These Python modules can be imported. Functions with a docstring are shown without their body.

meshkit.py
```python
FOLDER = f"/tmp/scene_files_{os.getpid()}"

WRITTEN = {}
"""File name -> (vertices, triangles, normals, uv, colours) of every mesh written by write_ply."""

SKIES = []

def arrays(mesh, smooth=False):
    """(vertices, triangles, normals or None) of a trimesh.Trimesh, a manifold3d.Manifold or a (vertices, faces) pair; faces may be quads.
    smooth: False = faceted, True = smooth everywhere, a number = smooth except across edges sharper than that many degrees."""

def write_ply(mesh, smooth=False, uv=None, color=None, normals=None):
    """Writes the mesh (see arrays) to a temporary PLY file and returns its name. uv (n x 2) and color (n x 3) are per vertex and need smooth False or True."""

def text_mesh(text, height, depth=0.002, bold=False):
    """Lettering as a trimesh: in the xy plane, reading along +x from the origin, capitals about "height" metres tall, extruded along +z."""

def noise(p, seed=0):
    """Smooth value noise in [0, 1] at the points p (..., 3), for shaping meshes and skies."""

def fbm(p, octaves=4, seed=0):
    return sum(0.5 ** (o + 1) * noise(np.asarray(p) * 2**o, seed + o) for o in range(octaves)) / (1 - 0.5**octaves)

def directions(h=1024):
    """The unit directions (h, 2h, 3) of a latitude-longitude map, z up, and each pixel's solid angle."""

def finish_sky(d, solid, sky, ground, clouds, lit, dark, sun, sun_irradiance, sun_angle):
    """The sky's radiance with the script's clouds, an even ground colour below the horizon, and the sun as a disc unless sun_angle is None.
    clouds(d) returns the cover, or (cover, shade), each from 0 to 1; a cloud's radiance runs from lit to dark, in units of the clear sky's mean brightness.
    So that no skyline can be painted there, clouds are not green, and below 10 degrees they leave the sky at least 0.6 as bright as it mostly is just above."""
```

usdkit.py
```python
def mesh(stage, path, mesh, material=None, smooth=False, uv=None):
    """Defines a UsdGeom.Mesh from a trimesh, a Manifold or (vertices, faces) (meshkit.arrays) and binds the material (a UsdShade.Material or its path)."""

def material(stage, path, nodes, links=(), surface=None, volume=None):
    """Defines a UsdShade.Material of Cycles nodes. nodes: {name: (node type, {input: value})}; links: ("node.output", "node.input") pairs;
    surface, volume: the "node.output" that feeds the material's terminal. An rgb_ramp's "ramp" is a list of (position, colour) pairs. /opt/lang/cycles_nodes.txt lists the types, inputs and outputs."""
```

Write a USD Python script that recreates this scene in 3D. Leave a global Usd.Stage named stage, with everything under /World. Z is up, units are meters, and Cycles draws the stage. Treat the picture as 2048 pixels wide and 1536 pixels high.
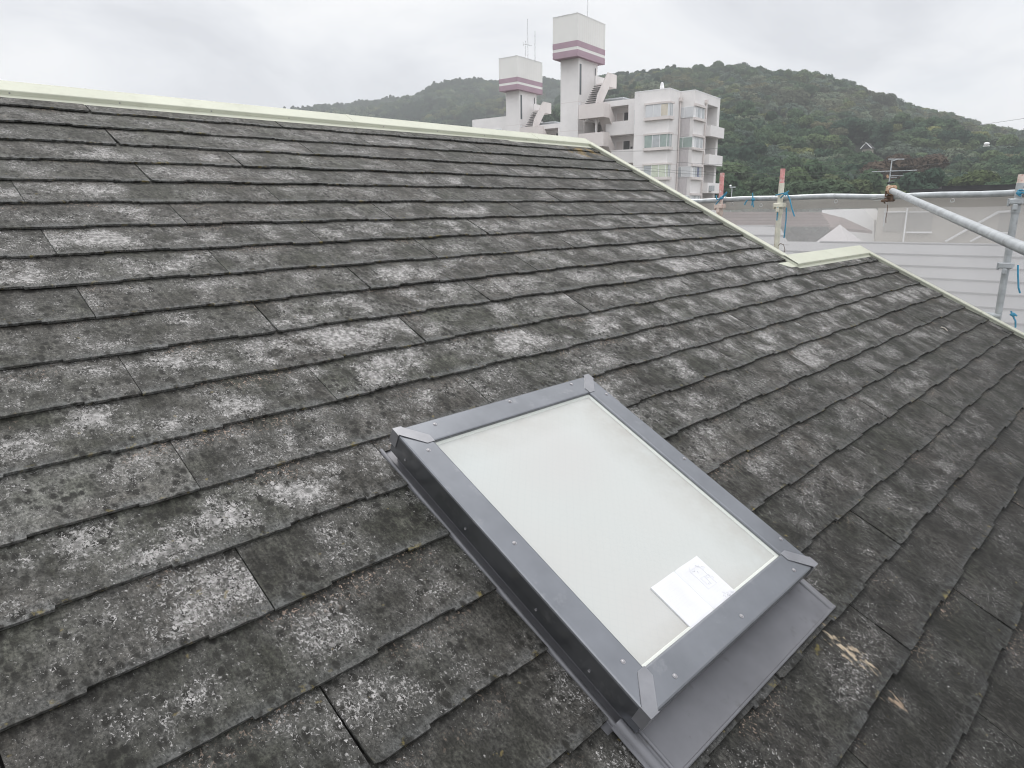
import math, random
import numpy as np, trimesh, usdkit, meshkit
import manifold3d as m3
from shapely.geometry import Polygon, box as sbox
from shapely import affinity, union_all
from pxr import Usd, UsdGeom, UsdLux, UsdShade, Gf, Sdf, Vt

rng = np.random.default_rng(7)
random.seed(7)
stage = Usd.Stage.CreateInMemory()
UsdGeom.SetStageUpAxis(stage, UsdGeom.Tokens.z)
UsdGeom.SetStageMetersPerUnit(stage, 1.0)
W = stage.DefinePrim('/World', 'Xform')
stage.SetDefaultPrim(W)
stage.DefinePrim('/World/Looks', 'Scope')

# ------------------------------------------------------------------ camera
EYE = np.array([-0.49127829, -2.15992746, 6.787411])
CR = np.array([0.70763947, -0.70642739, -0.01437803])
CU = np.array([0.18662574, 0.16724224, 0.96809135])
CF = np.array([0.68148164, 0.68774296, -0.25018474])
cam = UsdGeom.Camera.Define(stage, '/World/camera')
cam.AddTransformOp().Set(Gf.Matrix4d(*CR, 0, *CU, 0, *(-CF), 0, *EYE, 1))
cam.CreateHorizontalApertureAttr(36.0)
cam.CreateVerticalApertureAttr(27.0)
cam.CreateFocalLengthAttr(1341.29 / 2048 * 36.0)
cam.CreateClippingRangeAttr(Gf.Vec2f(0.05, 20000))
cam.CreateExposureAttr(0.12)

# ------------------------------------------------------------------ sky and sun (overcast)
SUN_EL, SUN_AZ = math.radians(58), math.radians(35)     # azimuth = atan2(x, y)
L = usdkit.material
sky_mat = L(stage, '/World/Looks/overcast_sky', {
    'tc': ('texture_coordinate', {}),
    'sp': ('separate_xyz', {}),
    'sky': ('sky_texture', {'sky_type': 'single_scattering', 'sun_disc': False, 'sun_elevation': SUN_EL, 'sun_rotation': SUN_AZ}),
    'up': ('math', {'math_type': 'maximum', 'value2': 0.0}),
    'den': ('math', {'math_type': 'add', 'value2': 0.25}),
    'flat': ('vector_math', {'math_type': 'divide'}),
    'cz': ('combine_xyz', {}),
    'map': ('mapping', {'scale': (0.9, 0.9, 0.9), 'location': (3.1, 1.7, 0.3)}),
    'n1': ('noise_texture', {'scale': 1.15, 'detail': 5.0, 'roughness': 0.52, 'distortion': 0.6}),
    'n2': ('noise_texture', {'scale': 0.9, 'detail': 3.0, 'roughness': 0.5}),
    'cl': ('rgb_ramp', {'ramp': [(0.38, (6.2, 6.35, 6.75)), (0.46, (7.4, 7.55, 7.9)), (0.54, (8.5, 8.6, 8.8)), (0.62, (9.3, 9.3, 9.35))]}),
    'grad': ('rgb_ramp', {'ramp': [(0.0, (0.97,) * 3), (0.25, (1.0,) * 3), (0.45, (1.25,) * 3), (1.0, (1.95,) * 3)]}),
    'mul': ('mix', {'mix_type': 'multiply', 'fac': 1.0}),
    'cov': ('rgb_ramp', {'ramp': [(0.30, (0.80,) * 3), (0.44, (0.97,) * 3), (1.0, (0.98,) * 3)]}),
    'mx': ('mix', {'mix_type': 'mix'}),
    'bg': ('background_shader', {'strength': 0.1}),
}, [('tc.generated', 'sp.vector'), ('sp.z', 'up.value1'), ('up.value', 'den.value1'),
    ('den.value', 'cz.x'), ('den.value', 'cz.y'), ('den.value', 'cz.z'), ('tc.generated', 'flat.vector1'), ('cz.vector', 'flat.vector2'),
    ('flat.vector', 'map.vector'), ('map.vector', 'n1.vector'), ('map.vector', 'n2.vector'), ('n1.fac', 'cl.fac'), ('up.value', 'grad.fac'),
    ('cl.color', 'mul.color1'), ('grad.color', 'mul.color2'), ('n2.fac', 'cov.fac'), ('cov.color', 'mx.fac'),
    ('sky.color', 'mx.color1'), ('mul.color', 'mx.color2'), ('mx.color', 'bg.color')], surface='bg.background')
dome = UsdLux.DomeLight.Define(stage, '/World/sky')
UsdShade.MaterialBindingAPI.Apply(dome.GetPrim()).Bind(sky_mat)
dome.GetPrim().SetCustomDataByKey('kind', 'structure')
sun = UsdLux.DistantLight.Define(stage, '/World/sun')
sun.CreateIntensityAttr(0.4); sun.CreateAngleAttr(25.0); sun.CreateNormalizeAttr(True); sun.CreateColorAttr(Gf.Vec3f(1, 0.97, 0.93))
sun.AddRotateXYZOp().Set(Gf.Vec3f(90 - math.degrees(SUN_EL), 0, 180 - math.degrees(SUN_AZ)))

# ------------------------------------------------------------------ helpers
used = {}
def numbered(parent, name):
    k = used.get((parent, name), 0); used[(parent, name)] = k + 1
    return name if k == 0 else f'{name}_{k:03d}'

BASE = {}
def thing(name, label, cat, base=(0, 0, 0), group=None, kind=None, parent='/World'):
    p = parent + '/' + numbered(parent, name)
    x = UsdGeom.Xform.Define(stage, p)
    b = np.asarray(base, float)
    x.AddTranslateOp().Set(Gf.Vec3d(*map(float, b - BASE.get(parent, np.zeros(3)))))
    BASE[p] = b
    pr = x.GetPrim()
    if label: pr.SetCustomDataByKey('label', label)
    if cat: pr.SetCustomDataByKey('category', cat)
    if group: pr.SetCustomDataByKey('group', group)
    if kind: pr.SetCustomDataByKey('kind', kind)
    return p

def part(name, mesh, mat, parent='/World', smooth=False, label=None, cat=None, group=None, kind=None, attr=None):
    """A mesh in world coordinates, stored relative to its thing's base."""
    p = parent + '/' + numbered(parent, name)
    v, f, n = meshkit.arrays(mesh, smooth)
    v = v - BASE.get(parent, np.zeros(3))
    BASE[p] = BASE.get(parent, np.zeros(3))
    m = usdkit.mesh(stage, p, (v, f), MATS[mat])
    if n is not None:
        m.CreateNormalsAttr(Vt.Vec3fArray.FromNumpy(n.astype(np.float32))); m.SetNormalsInterpolation('vertex')
    if attr is not None:
        UsdGeom.PrimvarsAPI(m).CreatePrimvar('tl', Sdf.ValueTypeNames.Color3fArray, 'vertex').Set(Vt.Vec3fArray.FromNumpy(np.asarray(attr, np.float32)))
    pr = m.GetPrim()
    for k, x in (('label', label), ('category', cat), ('group', group), ('kind', kind)):
        if x: pr.SetCustomDataByKey(k, x)
    return p

cat_ = trimesh.util.concatenate
def bx(x0, x1, y0, y1, z0, z1):
    m = trimesh.creation.box((x1 - x0, y1 - y0, z1 - z0)); m.apply_translation(((x0 + x1) / 2, (y0 + y1) / 2, (z0 + z1) / 2)); return m
def rbox(x0, x1, y0, y1, z0, z1, r=0.004):
    """box with chamfered edges"""
    pts = []
    for sx in (0, 1):
        for sy in (0, 1):
            for sz in (0, 1):
                c = np.array([(x0, x1)[sx], (y0, y1)[sy], (z0, z1)[sz]]); d = np.array([1 - 2 * sx, 1 - 2 * sy, 1 - 2 * sz]) * r
                pts += [c + d * (1, 1, 0), c + d * (1, 0, 1), c + d * (0, 1, 1)]
    return trimesh.convex.convex_hull(np.array(pts))
def tube(path, r, n=10, cap=True, closed=False):
    path = np.asarray(path, float); rr = np.full(len(path), r) if np.ndim(r) == 0 else np.asarray(r)
    vs, fs = [], []
    t0 = None
    for i, p in enumerate(path):
        t = path[min(i + 1, len(path) - 1)] - path[max(i - 1, 0)]; t = t / (np.linalg.norm(t) + 1e-12)
        if t0 is None:
            a = np.cross(t, (0, 0, 1.0)); a = a if np.linalg.norm(a) > 0.1 else np.cross(t, (1.0, 0, 0))
        else:
            a = a - t * (a @ t)
        a = a / np.linalg.norm(a); b = np.cross(t, a); t0 = t
        th = np.arange(n) / n * 2 * np.pi
        vs.append(p + rr[i] * (np.cos(th)[:, None] * a + np.sin(th)[:, None] * b))
    vs = np.vstack(vs)
    for i in range(len(path) - 1):
        for k in range(n):
            k2 = (k + 1) % n
            q = [i * n + k, i * n + k2, (i + 1) * n + k2, (i + 1) * n + k]
            fs += [[q[0], q[1], q[2]], [q[0], q[2], q[3]]]
    if cap:
        for e, fl in ((0, 1), (len(path) - 1, 0)):
            c = len(vs); vs = np.vstack([vs, path[e]])
            for k in range(n):
                a_, b_ = e * n + k, e * n + (k + 1) % n
                fs.append([c, b_, a_] if fl else [c, a_, b_])
    m = trimesh.Trimesh(vs, np.array(fs), process=False); return m
def loft(pa, pb, closed=True):
    """quads between two matching point loops"""
    n = len(pa); v = np.vstack([pa, pb]); f = []
    for k in range(n if closed else n - 1):
        k2 = (k + 1) % n; f += [[k, k2, n + k2], [k, n + k2, n + k]]
    for i, j, k in ears(np.asarray(pa, float)):
        f += [[i, k, j], [n + i, n + j, n + k]]
    m = trimesh.Trimesh(v, f, process=False)
    return m
def ears(p):
    """ear clipping of a flat, simple 3-D loop"""
    nrm = np.zeros(3)
    for i in range(len(p)): nrm += np.cross(p[i] - p[0], p[(i + 1) % len(p)] - p[0])
    nrm /= np.linalg.norm(nrm) + 1e-15
    a = np.cross(nrm, (0.31, 0.77, 0.55)); a /= np.linalg.norm(a); b = np.cross(nrm, a); q = np.c_[p @ a, p @ b]
    cr = lambda o, x, y: (x[0] - o[0]) * (y[1] - o[1]) - (x[1] - o[1]) * (y[0] - o[0])
    left, out = list(range(len(p))), []
    while len(left) > 3:
        for t in range(len(left)):
            i, j, k = left[t - 1], left[t], left[(t + 1) % len(left)]
            if cr(q[i], q[j], q[k]) <= 1e-14: continue
            if any(cr(q[i], q[j], q[m]) > -1e-13 and cr(q[j], q[k], q[m]) > -1e-13 and cr(q[k], q[i], q[m]) > -1e-13 for m in left if m not in (i, j, k)): continue
            out.append((i, j, k)); left.pop(t); break
        else:
            left.pop(0)
    out.append(tuple(left)); return out
def grid(fn, nu, nv):
    u, v = np.meshgrid(np.linspace(0, 1, nu), np.linspace(0, 1, nv), indexing='ij')
    p = fn(u, v).reshape(-1, 3); f = []
    i = np.arange(nu * nv).reshape(nu, nv)
    a, b, c, d = i[:-1, :-1].ravel(), i[1:, :-1].ravel(), i[1:, 1:].ravel(), i[:-1, 1:].ravel()
    return trimesh.Trimesh(p, np.vstack([np.c_[a, b, c], np.c_[a, c, d]]), process=False)
def ray(px, py):       # direction through a point of the photograph (2048 x 1536), one unit deep
    return CF + CR * (px - 1024) / 1341.29 - CU * (py - 768) / 1341.29
def at_axis(px, py, ax, val):
    d = ray(px, py); return EYE + d * (val - EYE[ax]) / d[ax]
def at_depth(px, py, D): return EYE + ray(px, py) * D

# ------------------------------------------------------------------ materials
MATS = {}
def simple(name, col, rough=0.6, metal=0.0, var=0.12, scale=6.0, bump=0.0, bscale=60.0, spec=0.5, stain=None, coat=0.0):
    col = np.array(col, float)
    nodes = {'g': ('geometry', {}), 'n': ('noise_texture', {'scale': scale, 'detail': 5.0, 'roughness': 0.6}),
             'r': ('rgb_ramp', {'ramp': [(0.3, col * (1 - var)), (0.7, np.minimum(col * (1 + var), 1))]}),
             'p': ('principled_bsdf', {'roughness': rough, 'metallic': metal, 'specular_ior_level': spec, 'coat_weight': coat})}
    links = [('g.position', 'n.vector'), ('n.fac', 'r.fac')]
    out = 'r.color'
    if stain:
        sc, lo, hi, c2 = stain
        nodes.update({'n3': ('noise_texture', {'scale': sc, 'detail': 7.0, 'roughness': 0.65}), 'm3': ('map_range', {'from_min': lo, 'from_max': hi, 'clamp': True}),
                      'x3': ('mix', {'color2': c2})})
        links += [('g.position', 'n3.vector'), ('n3.fac', 'm3.value'), ('m3.result', 'x3.fac'), (out, 'x3.color1')]; out = 'x3.color'
    links.append((out, 'p.base_color'))
    if bump:
        nodes.update({'n2': ('noise_texture', {'scale': bscale, 'detail': 3.0}), 'b': ('bump', {'strength': 0.6, 'distance': bump})})
        links += [('g.position', 'n2.vector'), ('n2.fac', 'b.height'), ('b.normal', 'p.normal')]
    MATS[name] = L(stage, '/World/Looks/' + name, nodes, links, surface='p.BSDF'); return MATS[name]

AL = math.atan(0.5)
def tile_material():
    n = {
        'g': ('geometry', {}), 't': ('attribute', {'attribute': 'tl'}), 'ts': ('separate_xyz', {}),
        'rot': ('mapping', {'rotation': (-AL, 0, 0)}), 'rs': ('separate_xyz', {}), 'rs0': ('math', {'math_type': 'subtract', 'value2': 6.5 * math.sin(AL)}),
        'o': ('math', {'math_type': 'multiply', 'value2': 53.0}), 'o2': ('math', {'math_type': 'multiply', 'value2': 31.0}), 'oc': ('combine_xyz', {}),
        'P': ('vector_math', {'math_type': 'add'}),
        'S1': ('mapping', {'scale': (1, 0.55, 1)}), 'S2': ('mapping', {'scale': (1, 0.16, 1)}), 'S3': ('mapping', {'scale': (1.0, 0.75, 1)}),
        # tones
        'nb': ('noise_texture', {'scale': 14.0, 'detail': 6.0, 'roughness': 0.72}),
        'base': ('rgb_ramp', {'ramp': [(0.30, (0.017, 0.0165, 0.0135)), (0.50, (0.040, 0.039, 0.0345)), (0.70, (0.086, 0.084, 0.077))]}),
        'hue': ('noise_texture', {'scale': 3.0, 'detail': 3.0}),
        'huer': ('rgb_ramp', {'ramp': [(0.35, (0.97, 1.01, 0.91)), (0.5, (1.01, 1.0, 0.98)), (0.68, (1.09, 0.985, 0.94))]}),
        'mh': ('mix', {'mix_type': 'multiply', 'fac': 1.0}),
        # per-tile tone
        'tr': ('rgb_ramp', {'ramp': [(0.0, (0.84,) * 3), (0.5, (1.0,) * 3), (0.93, (1.12,) * 3), (0.985, (1.7, 1.74, 1.78)), (1.0, (1.7, 1.74, 1.78))]}),
        'mt': ('mix', {'mix_type': 'multiply', 'fac': 1.0}),
        # streaks down the slope
        'ns': ('noise_texture', {'scale': 130.0, 'detail': 3.0, 'roughness': 0.6}),
        'nsr': ('map_range', {'from_min': 0.35, 'from_max': 0.70, 'to_min': 0.70, 'to_max': 1.45, 'clamp': True}),
        'ms': ('mix', {'mix_type': 'multiply', 'fac': 1.0}),
        # pale lower edge
        'ed': ('map_range', {'from_min': 0.034, 'from_max': 0.008, 'clamp': True}), 'edm': ('math', {'math_type': 'multiply'}),
        'edn': ('noise_texture', {'scale': 16.0, 'detail': 3.0}), 'ednr': ('map_range', {'from_min': 0.3, 'from_max': 0.6, 'to_min': 0.1, 'to_max': 0.75, 'clamp': True}),
        'edx': ('mix', {'color2': (0.115, 0.118, 0.116)}),
        # dark lichen spots
        'vd': ('voronoi_texture', {'scale': 52.0, 'feature': 'f1', 'randomness': 1.0}), 'nd': ('noise_texture', {'scale': 75.0, 'detail': 4.0, 'roughness': 0.65}),
        'vds': ('math', {'math_type': 'multiply_add', 'value2': 0.75}), 'vdr': ('map_range', {'from_min': 0.66, 'from_max': 0.88, 'to_min': 1.0, 'to_max': 0.0, 'clamp': True}),
        'vdn': ('noise_texture', {'scale': 13.0, 'detail': 2.0}), 'vdnr': ('map_range', {'from_min': 0.38, 'from_max': 0.58, 'to_min': 0.30, 'to_max': 0.92, 'clamp': True}), 'vdm': ('math', {'math_type': 'multiply'}),
        'dk': ('mix', {'color2': (0.012, 0.0115, 0.0095)}),
        # white lichen flecks in drifts
        'npat': ('noise_texture', {'scale': 6.0, 'detail': 6.0, 'roughness': 0.66}), 'npatr': ('map_range', {'from_min': 0.40, 'from_max': 0.62, 'clamp': True}),
        'mid': ('rgb_ramp', {'ramp': [(0.0, (0.30,) * 3), (0.10, (0.5,) * 3), (0.25, (1.0,) * 3), (0.72, (1.0,) * 3), (0.95, (0.55,) * 3), (1.0, (0.4,) * 3)]}), 'dn': ('math', {'math_type': 'divide', 'value2': 0.19}),
        'pm': ('math', {'math_type': 'multiply'}),
        'big0': ('map_range', {'from_min': -2.4, 'from_max': 1.9, 'clamp': True}), 'big': ('rgb_ramp', {'ramp': [(0.0, (0.5,) * 3), (0.22, (0.80,) * 3), (0.40, (1.25,) * 3), (0.64, (1.22,) * 3), (0.82, (0.92,) * 3), (1.0, (0.75,) * 3)]}), 'fq': ('math', {'math_type': 'multiply', 'value2': 17.3}), 'fq1': ('math', {'math_type': 'fraction'}), 'fq2': ('map_range', {'to_min': 0.78, 'to_max': 1.18}), 'pmq': ('math', {'math_type': 'multiply'}), 'pmb': ('math', {'math_type': 'multiply'}),
        'nf': ('noise_texture', {'scale': 210.0, 'detail': 2.5, 'roughness': 0.65, 'distortion': 0.8}),
        'thr': ('math', {'math_type': 'multiply_add', 'value2': -0.255, 'value3': 0.70}), 'fd': ('math', {'math_type': 'subtract'}),
        'fr': ('map_range', {'from_min': 0.0, 'from_max': 0.075, 'clamp': True}),
        'nwf': ('noise_texture', {'scale': 70.0, 'detail': 2.0}), 'wf': ('rgb_ramp', {'ramp': [(0.35, (0.15, 0.147, 0.14)), (0.68, (0.46, 0.445, 0.435))]}),
        'wh': ('mix', {}),
        'haze': ('mix', {'color2': (0.165, 0.163, 0.155)}), 'hzf': ('math', {'math_type': 'multiply', 'value2': 0.56}),
        # pink / tan flecks along the top of the exposed part
        'tan': ('map_range', {'from_min': 0.12, 'from_max': 0.17, 'clamp': True}), 'tann': ('noise_texture', {'scale': 4.0, 'detail': 2.0}), 'tannr': ('map_range', {'from_min': 0.52, 'from_max': 0.64, 'clamp': True}),
        'tanm': ('math', {'math_type': 'multiply'}), 'nf2': ('noise_texture', {'scale': 160.0, 'detail': 2.0, 'distortion': 1.0}), 'nf2r': ('map_range', {'from_min': 0.60, 'from_max': 0.66, 'clamp': True}), 'tanf': ('math', {'math_type': 'multiply'}),
        'tx': ('mix', {'color2': (0.33, 0.25, 0.20)}),
        # yellow lichen on the edges
        'ny': ('noise_texture', {'scale': 26.0, 'detail': 4.0, 'roughness': 0.7}), 'nyr': ('map_range', {'from_min': 0.60, 'from_max': 0.68, 'to_max': 0.8, 'clamp': True}),
        'ye': ('map_range', {'from_min': 0.02, 'from_max': 0.004, 'clamp': True}), 'yem': ('math', {'math_type': 'multiply'}), 'yx': ('mix', {'color2': (0.19, 0.155, 0.055)}),
        'ny2': ('noise_texture', {'scale': 38.0, 'detail': 3.0}), 'ny2r': ('map_range', {'from_min': 0.72, 'from_max': 0.77, 'to_max': 0.6, 'clamp': True}), 'yx2': ('mix', {'color2': (0.19, 0.15, 0.06)}),
        # grain
        'bh': ('math', {'math_type': 'multiply_add', 'value2': 0.5}), 'bmp': ('bump', {'strength': 0.55, 'distance': 0.004}),
        'nbp': ('noise_texture', {'scale': 190.0, 'detail': 4.0, 'roughness': 0.7}), 'gr': ('map_range', {'from_min': 0.36, 'from_max': 0.66, 'to_min': 0.45, 'to_max': 1.75, 'clamp': True}), 'mg': ('mix', {'mix_type': 'multiply', 'fac': 1.0}),
        'gn': ('noise_texture', {'scale': 2.2, 'detail': 5.0, 'roughness': 0.65}), 'ga': ('math', {'math_type': 'multiply_add', 'value2': 2.4}), 'gf': ('map_range', {'from_min': -1.0, 'from_max': 0.45, 'to_min': 0.48, 'to_max': 1.0, 'clamp': True}), 'mgr': ('mix', {'mix_type': 'multiply', 'fac': 1.0}),  # lens falloff painted into the slate colour: patchily darker toward the eave
        'p': ('principled_bsdf', {'roughness': 0.72, 'specular_ior_level': 0.26}),
    }
    l = [('g.position', 'rot.vector'), ('rot.vector', 'rs.vector'), ('t.vector', 'ts.vector'), ('ts.z', 'o.value1'), ('ts.z', 'o2.value1'), ('o.value', 'oc.x'), ('o2.value', 'oc.y'), ('o.value', 'oc.z'),
         ('rot.vector', 'P.vector1'), ('oc.vector', 'P.vector2'), ('P.vector', 'S1.vector'), ('P.vector', 'S2.vector'), ('P.vector', 'S3.vector'),
         ('S1.vector', 'nb.vector'), ('nb.fac', 'base.fac'), ('P.vector', 'hue.vector'), ('hue.fac', 'huer.fac'), ('base.color', 'mh.color1'), ('huer.color', 'mh.color2'),
         ('ts.z', 'tr.fac'), ('mh.color', 'mt.color1'), ('tr.color', 'mt.color2'),
         ('S2.vector', 'ns.vector'), ('ns.fac', 'nsr.value'), ('mt.color', 'ms.color1'), ('nsr.result', 'ms.color2'),
         ('ts.y', 'ed.value'), ('S1.vector', 'edn.vector'), ('edn.fac', 'ednr.value'), ('ed.result', 'edm.value1'), ('ednr.result', 'edm.value2'), ('edm.value', 'edx.fac'), ('ms.color', 'edx.color1'),
         ('S3.vector', 'vd.vector'), ('S3.vector', 'nd.vector'), ('nd.fac', 'vds.value1'), ('vd.distance', 'vds.value3'), ('vds.value', 'vdr.value'),
         ('P.vector', 'vdn.vector'), ('vdn.fac', 'vdnr.value'), ('vdr.result', 'vdm.value1'), ('vdnr.result', 'vdm.value2'),
         ('P.vector', 'npat.vector'), ('npat.fac', 'npatr.value'), ('ts.y', 'dn.value1'), ('dn.value', 'mid.fac'), ('npatr.result', 'pm.value1'), ('mid.color', 'pm.value2'),
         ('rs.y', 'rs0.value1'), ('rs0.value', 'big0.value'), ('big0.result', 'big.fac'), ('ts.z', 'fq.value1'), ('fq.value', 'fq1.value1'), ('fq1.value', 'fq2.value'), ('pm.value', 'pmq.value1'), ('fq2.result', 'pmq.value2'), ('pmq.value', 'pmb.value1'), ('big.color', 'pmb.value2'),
         ('pmb.value', 'hzf.value1'), ('hzf.value', 'haze.fac'), ('edx.color', 'haze.color1'),
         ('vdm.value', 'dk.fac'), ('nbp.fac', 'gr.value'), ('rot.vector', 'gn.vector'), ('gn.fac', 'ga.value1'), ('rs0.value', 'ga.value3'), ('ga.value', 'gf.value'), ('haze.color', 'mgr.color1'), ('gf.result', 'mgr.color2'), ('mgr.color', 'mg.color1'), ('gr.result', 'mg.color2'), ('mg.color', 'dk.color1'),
         ('S3.vector', 'nf.vector'), ('pmb.value', 'thr.value1'), ('nf.fac', 'fd.value1'), ('thr.value', 'fd.value2'), ('fd.value', 'fr.value'),
         ('P.vector', 'nwf.vector'), ('nwf.fac', 'wf.fac'), ('fr.result', 'wh.fac'), ('dk.color', 'wh.color1'), ('wf.color', 'wh.color2'),
         ('ts.y', 'tan.value'), ('P.vector', 'tann.vector'), ('tann.fac', 'tannr.value'), ('tan.result', 'tanm.value1'), ('tannr.result', 'tanm.value2'), ('S3.vector', 'nf2.vector'), ('nf2.fac', 'nf2r.value'),
         ('tanm.value', 'tanf.value1'), ('nf2r.result', 'tanf.value2'), ('tanf.value', 'tx.fac'), ('wh.color', 'tx.color1'),
         ('P.vector', 'ny.vector'), ('ny.fac', 'nyr.value'), ('ts.y', 'ye.value'), ('ye.result', 'yem.value1'), ('nyr.result', 'yem.value2'), ('yem.value', 'yx.fac'), ('tx.color', 'yx.color1'),
         ('P.vector', 'ny2.vector'), ('ny2.fac', 'ny2r.value'), ('ny2r.result', 'yx2.fac'), ('yx.color', 'yx2.color1'),
         ('S3.vector', 'nbp.vector'), ('fr.result', 'bh.value1'), ('nbp.fac', 'bh.value3'), ('bh.value', 'bmp.height'), ('bmp.normal', 'p.normal')]
    out = 'yx2.color'
    # two local stains: orange lichen under the ridge end, tan scrape below the skylight (u, s, size along u, size along s, turn, colour)
    for i, (u, s, au, as_, c, thr, sc, an) in enumerate([(3.92, 1.66, 0.34, 0.17, (0.20, 0.14, 0.055), 0.42, 20.0, 0.35), (1.19, -1.895, 0.045, 0.115, (0.44, 0.36, 0.26), 0.43, 85.0, 0.40), (1.165, -2.03, 0.04, 0.05, (0.28, 0.21, 0.15), 0.46, 85.0, 0.5),
                                                        (1.11, -1.83, 0.03, 0.03, (0.12, 0.10, 0.035), 0.42, 50.0, 0.8)]):
        k = f's{i}'
        n.update({k + 'm': ('mapping', {'location': (-u / au, -(s + 6.5 * math.sin(AL)) / as_, -6.5 * math.cos(AL)), 'scale': (1 / au, 1 / as_, 1.0)}), k + 'x': ('separate_xyz', {}),
                  k + 'c': ('combine_xyz', {}), k + 'l': ('vector_math', {'math_type': 'length'}), k + 'a': ('mapping', {'scale': (1, an, 1)}), k + 'n': ('noise_texture', {'scale': sc, 'detail': 4.0, 'roughness': 0.6, 'distortion': 0.5}),
                  k + 'f': ('math', {'math_type': 'multiply_add', 'value2': -0.33}), k + 'r': ('map_range', {'from_min': thr - 0.02 - 0.06, 'from_max': thr + 0.10 - 0.06, 'clamp': True}), k + 'y': ('mix', {'color2': c})})
        l += [('rot.vector', k + 'm.vector'), (k + 'm.vector', k + 'x.vector'), (k + 'x.x', k + 'c.x'), (k + 'x.y', k + 'c.y'), (k + 'c.vector', k + 'l.vector1'), ('rot.vector', k + 'a.vector'), (k + 'a.vector', k + 'n.vector'),
              (k + 'l.value', k + 'f.value1'), (k + 'n.fac', k + 'f.value3'), (k + 'f.value', k + 'r.value'), (k + 'r.result', k + 'y.fac'), (out, k + 'y.color1')]
        out = k + 'y.color'
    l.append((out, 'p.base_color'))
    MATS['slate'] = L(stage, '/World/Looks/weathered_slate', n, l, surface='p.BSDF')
tile_material()

simple('deck', (0.03, 0.028, 0.026), 0.9)
simple('pale_green_metal', (0.56, 0.57, 0.475), 0.62, var=0.05, scale=3.0, spec=0.12, stain=(9.0, 0.56, 0.80, (0.47, 0.475, 0.39)))
simple('grey_painted_metal', (0.232, 0.240, 0.256), 0.27, metal=0.95, var=0.12, scale=7.0, spec=0.5, stain=(16.0, 0.58, 0.80, (0.345, 0.35, 0.36)))
simple('dark_painted_metal', (0.035, 0.038, 0.04), 0.5, var=0.2, scale=12.0)
simple('grey_flashing', (0.20, 0.20, 0.212), 0.5, metal=0.55, var=0.14, scale=6.0, spec=0.4, stain=(20.0, 0.60, 0.78, (0.14, 0.137, 0.137)))
simple('corner_metal', (0.285, 0.286, 0.300), 0.40, metal=0.85, var=0.10, scale=20.0)
simple('pale_seal', (0.62, 0.64, 0.60), 0.6, var=0.06)
simple('screw_metal', (0.34, 0.33, 0.34), 0.35, metal=0.6, var=0.2, scale=90.0)
simple('paper', (0.71, 0.71, 0.735), 0.85, var=0.015, scale=12.0)
simple('pencil', (0.655, 0.66, 0.69), 0.9)
simple('galvanised', (0.40, 0.42, 0.43), 0.38, metal=0.35, var=0.22, scale=14.0, stain=(9.0, 0.60, 0.72, (0.22, 0.22, 0.22)))
simple('cream_paint', (0.62, 0.60, 0.50), 0.6, var=0.12, scale=18.0, stain=(30.0, 0.62, 0.72, (0.34, 0.28, 0.2)))
simple('faded_red_paint', (0.58, 0.27, 0.26), 0.65, var=0.25, scale=22.0, stain=(26.0, 0.52, 0.62, (0.62, 0.50, 0.46)))
simple('rust', (0.34, 0.21, 0.13), 0.8, var=0.4, scale=40.0, stain=(60.0, 0.5, 0.6, (0.50, 0.38, 0.28)))
simple('dark_rust', (0.13, 0.085, 0.06), 0.8, var=0.5, scale=60.0)
simple('blue_cord', (0.05, 0.24, 0.37), 0.55, var=0.25, scale=60.0)
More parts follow.
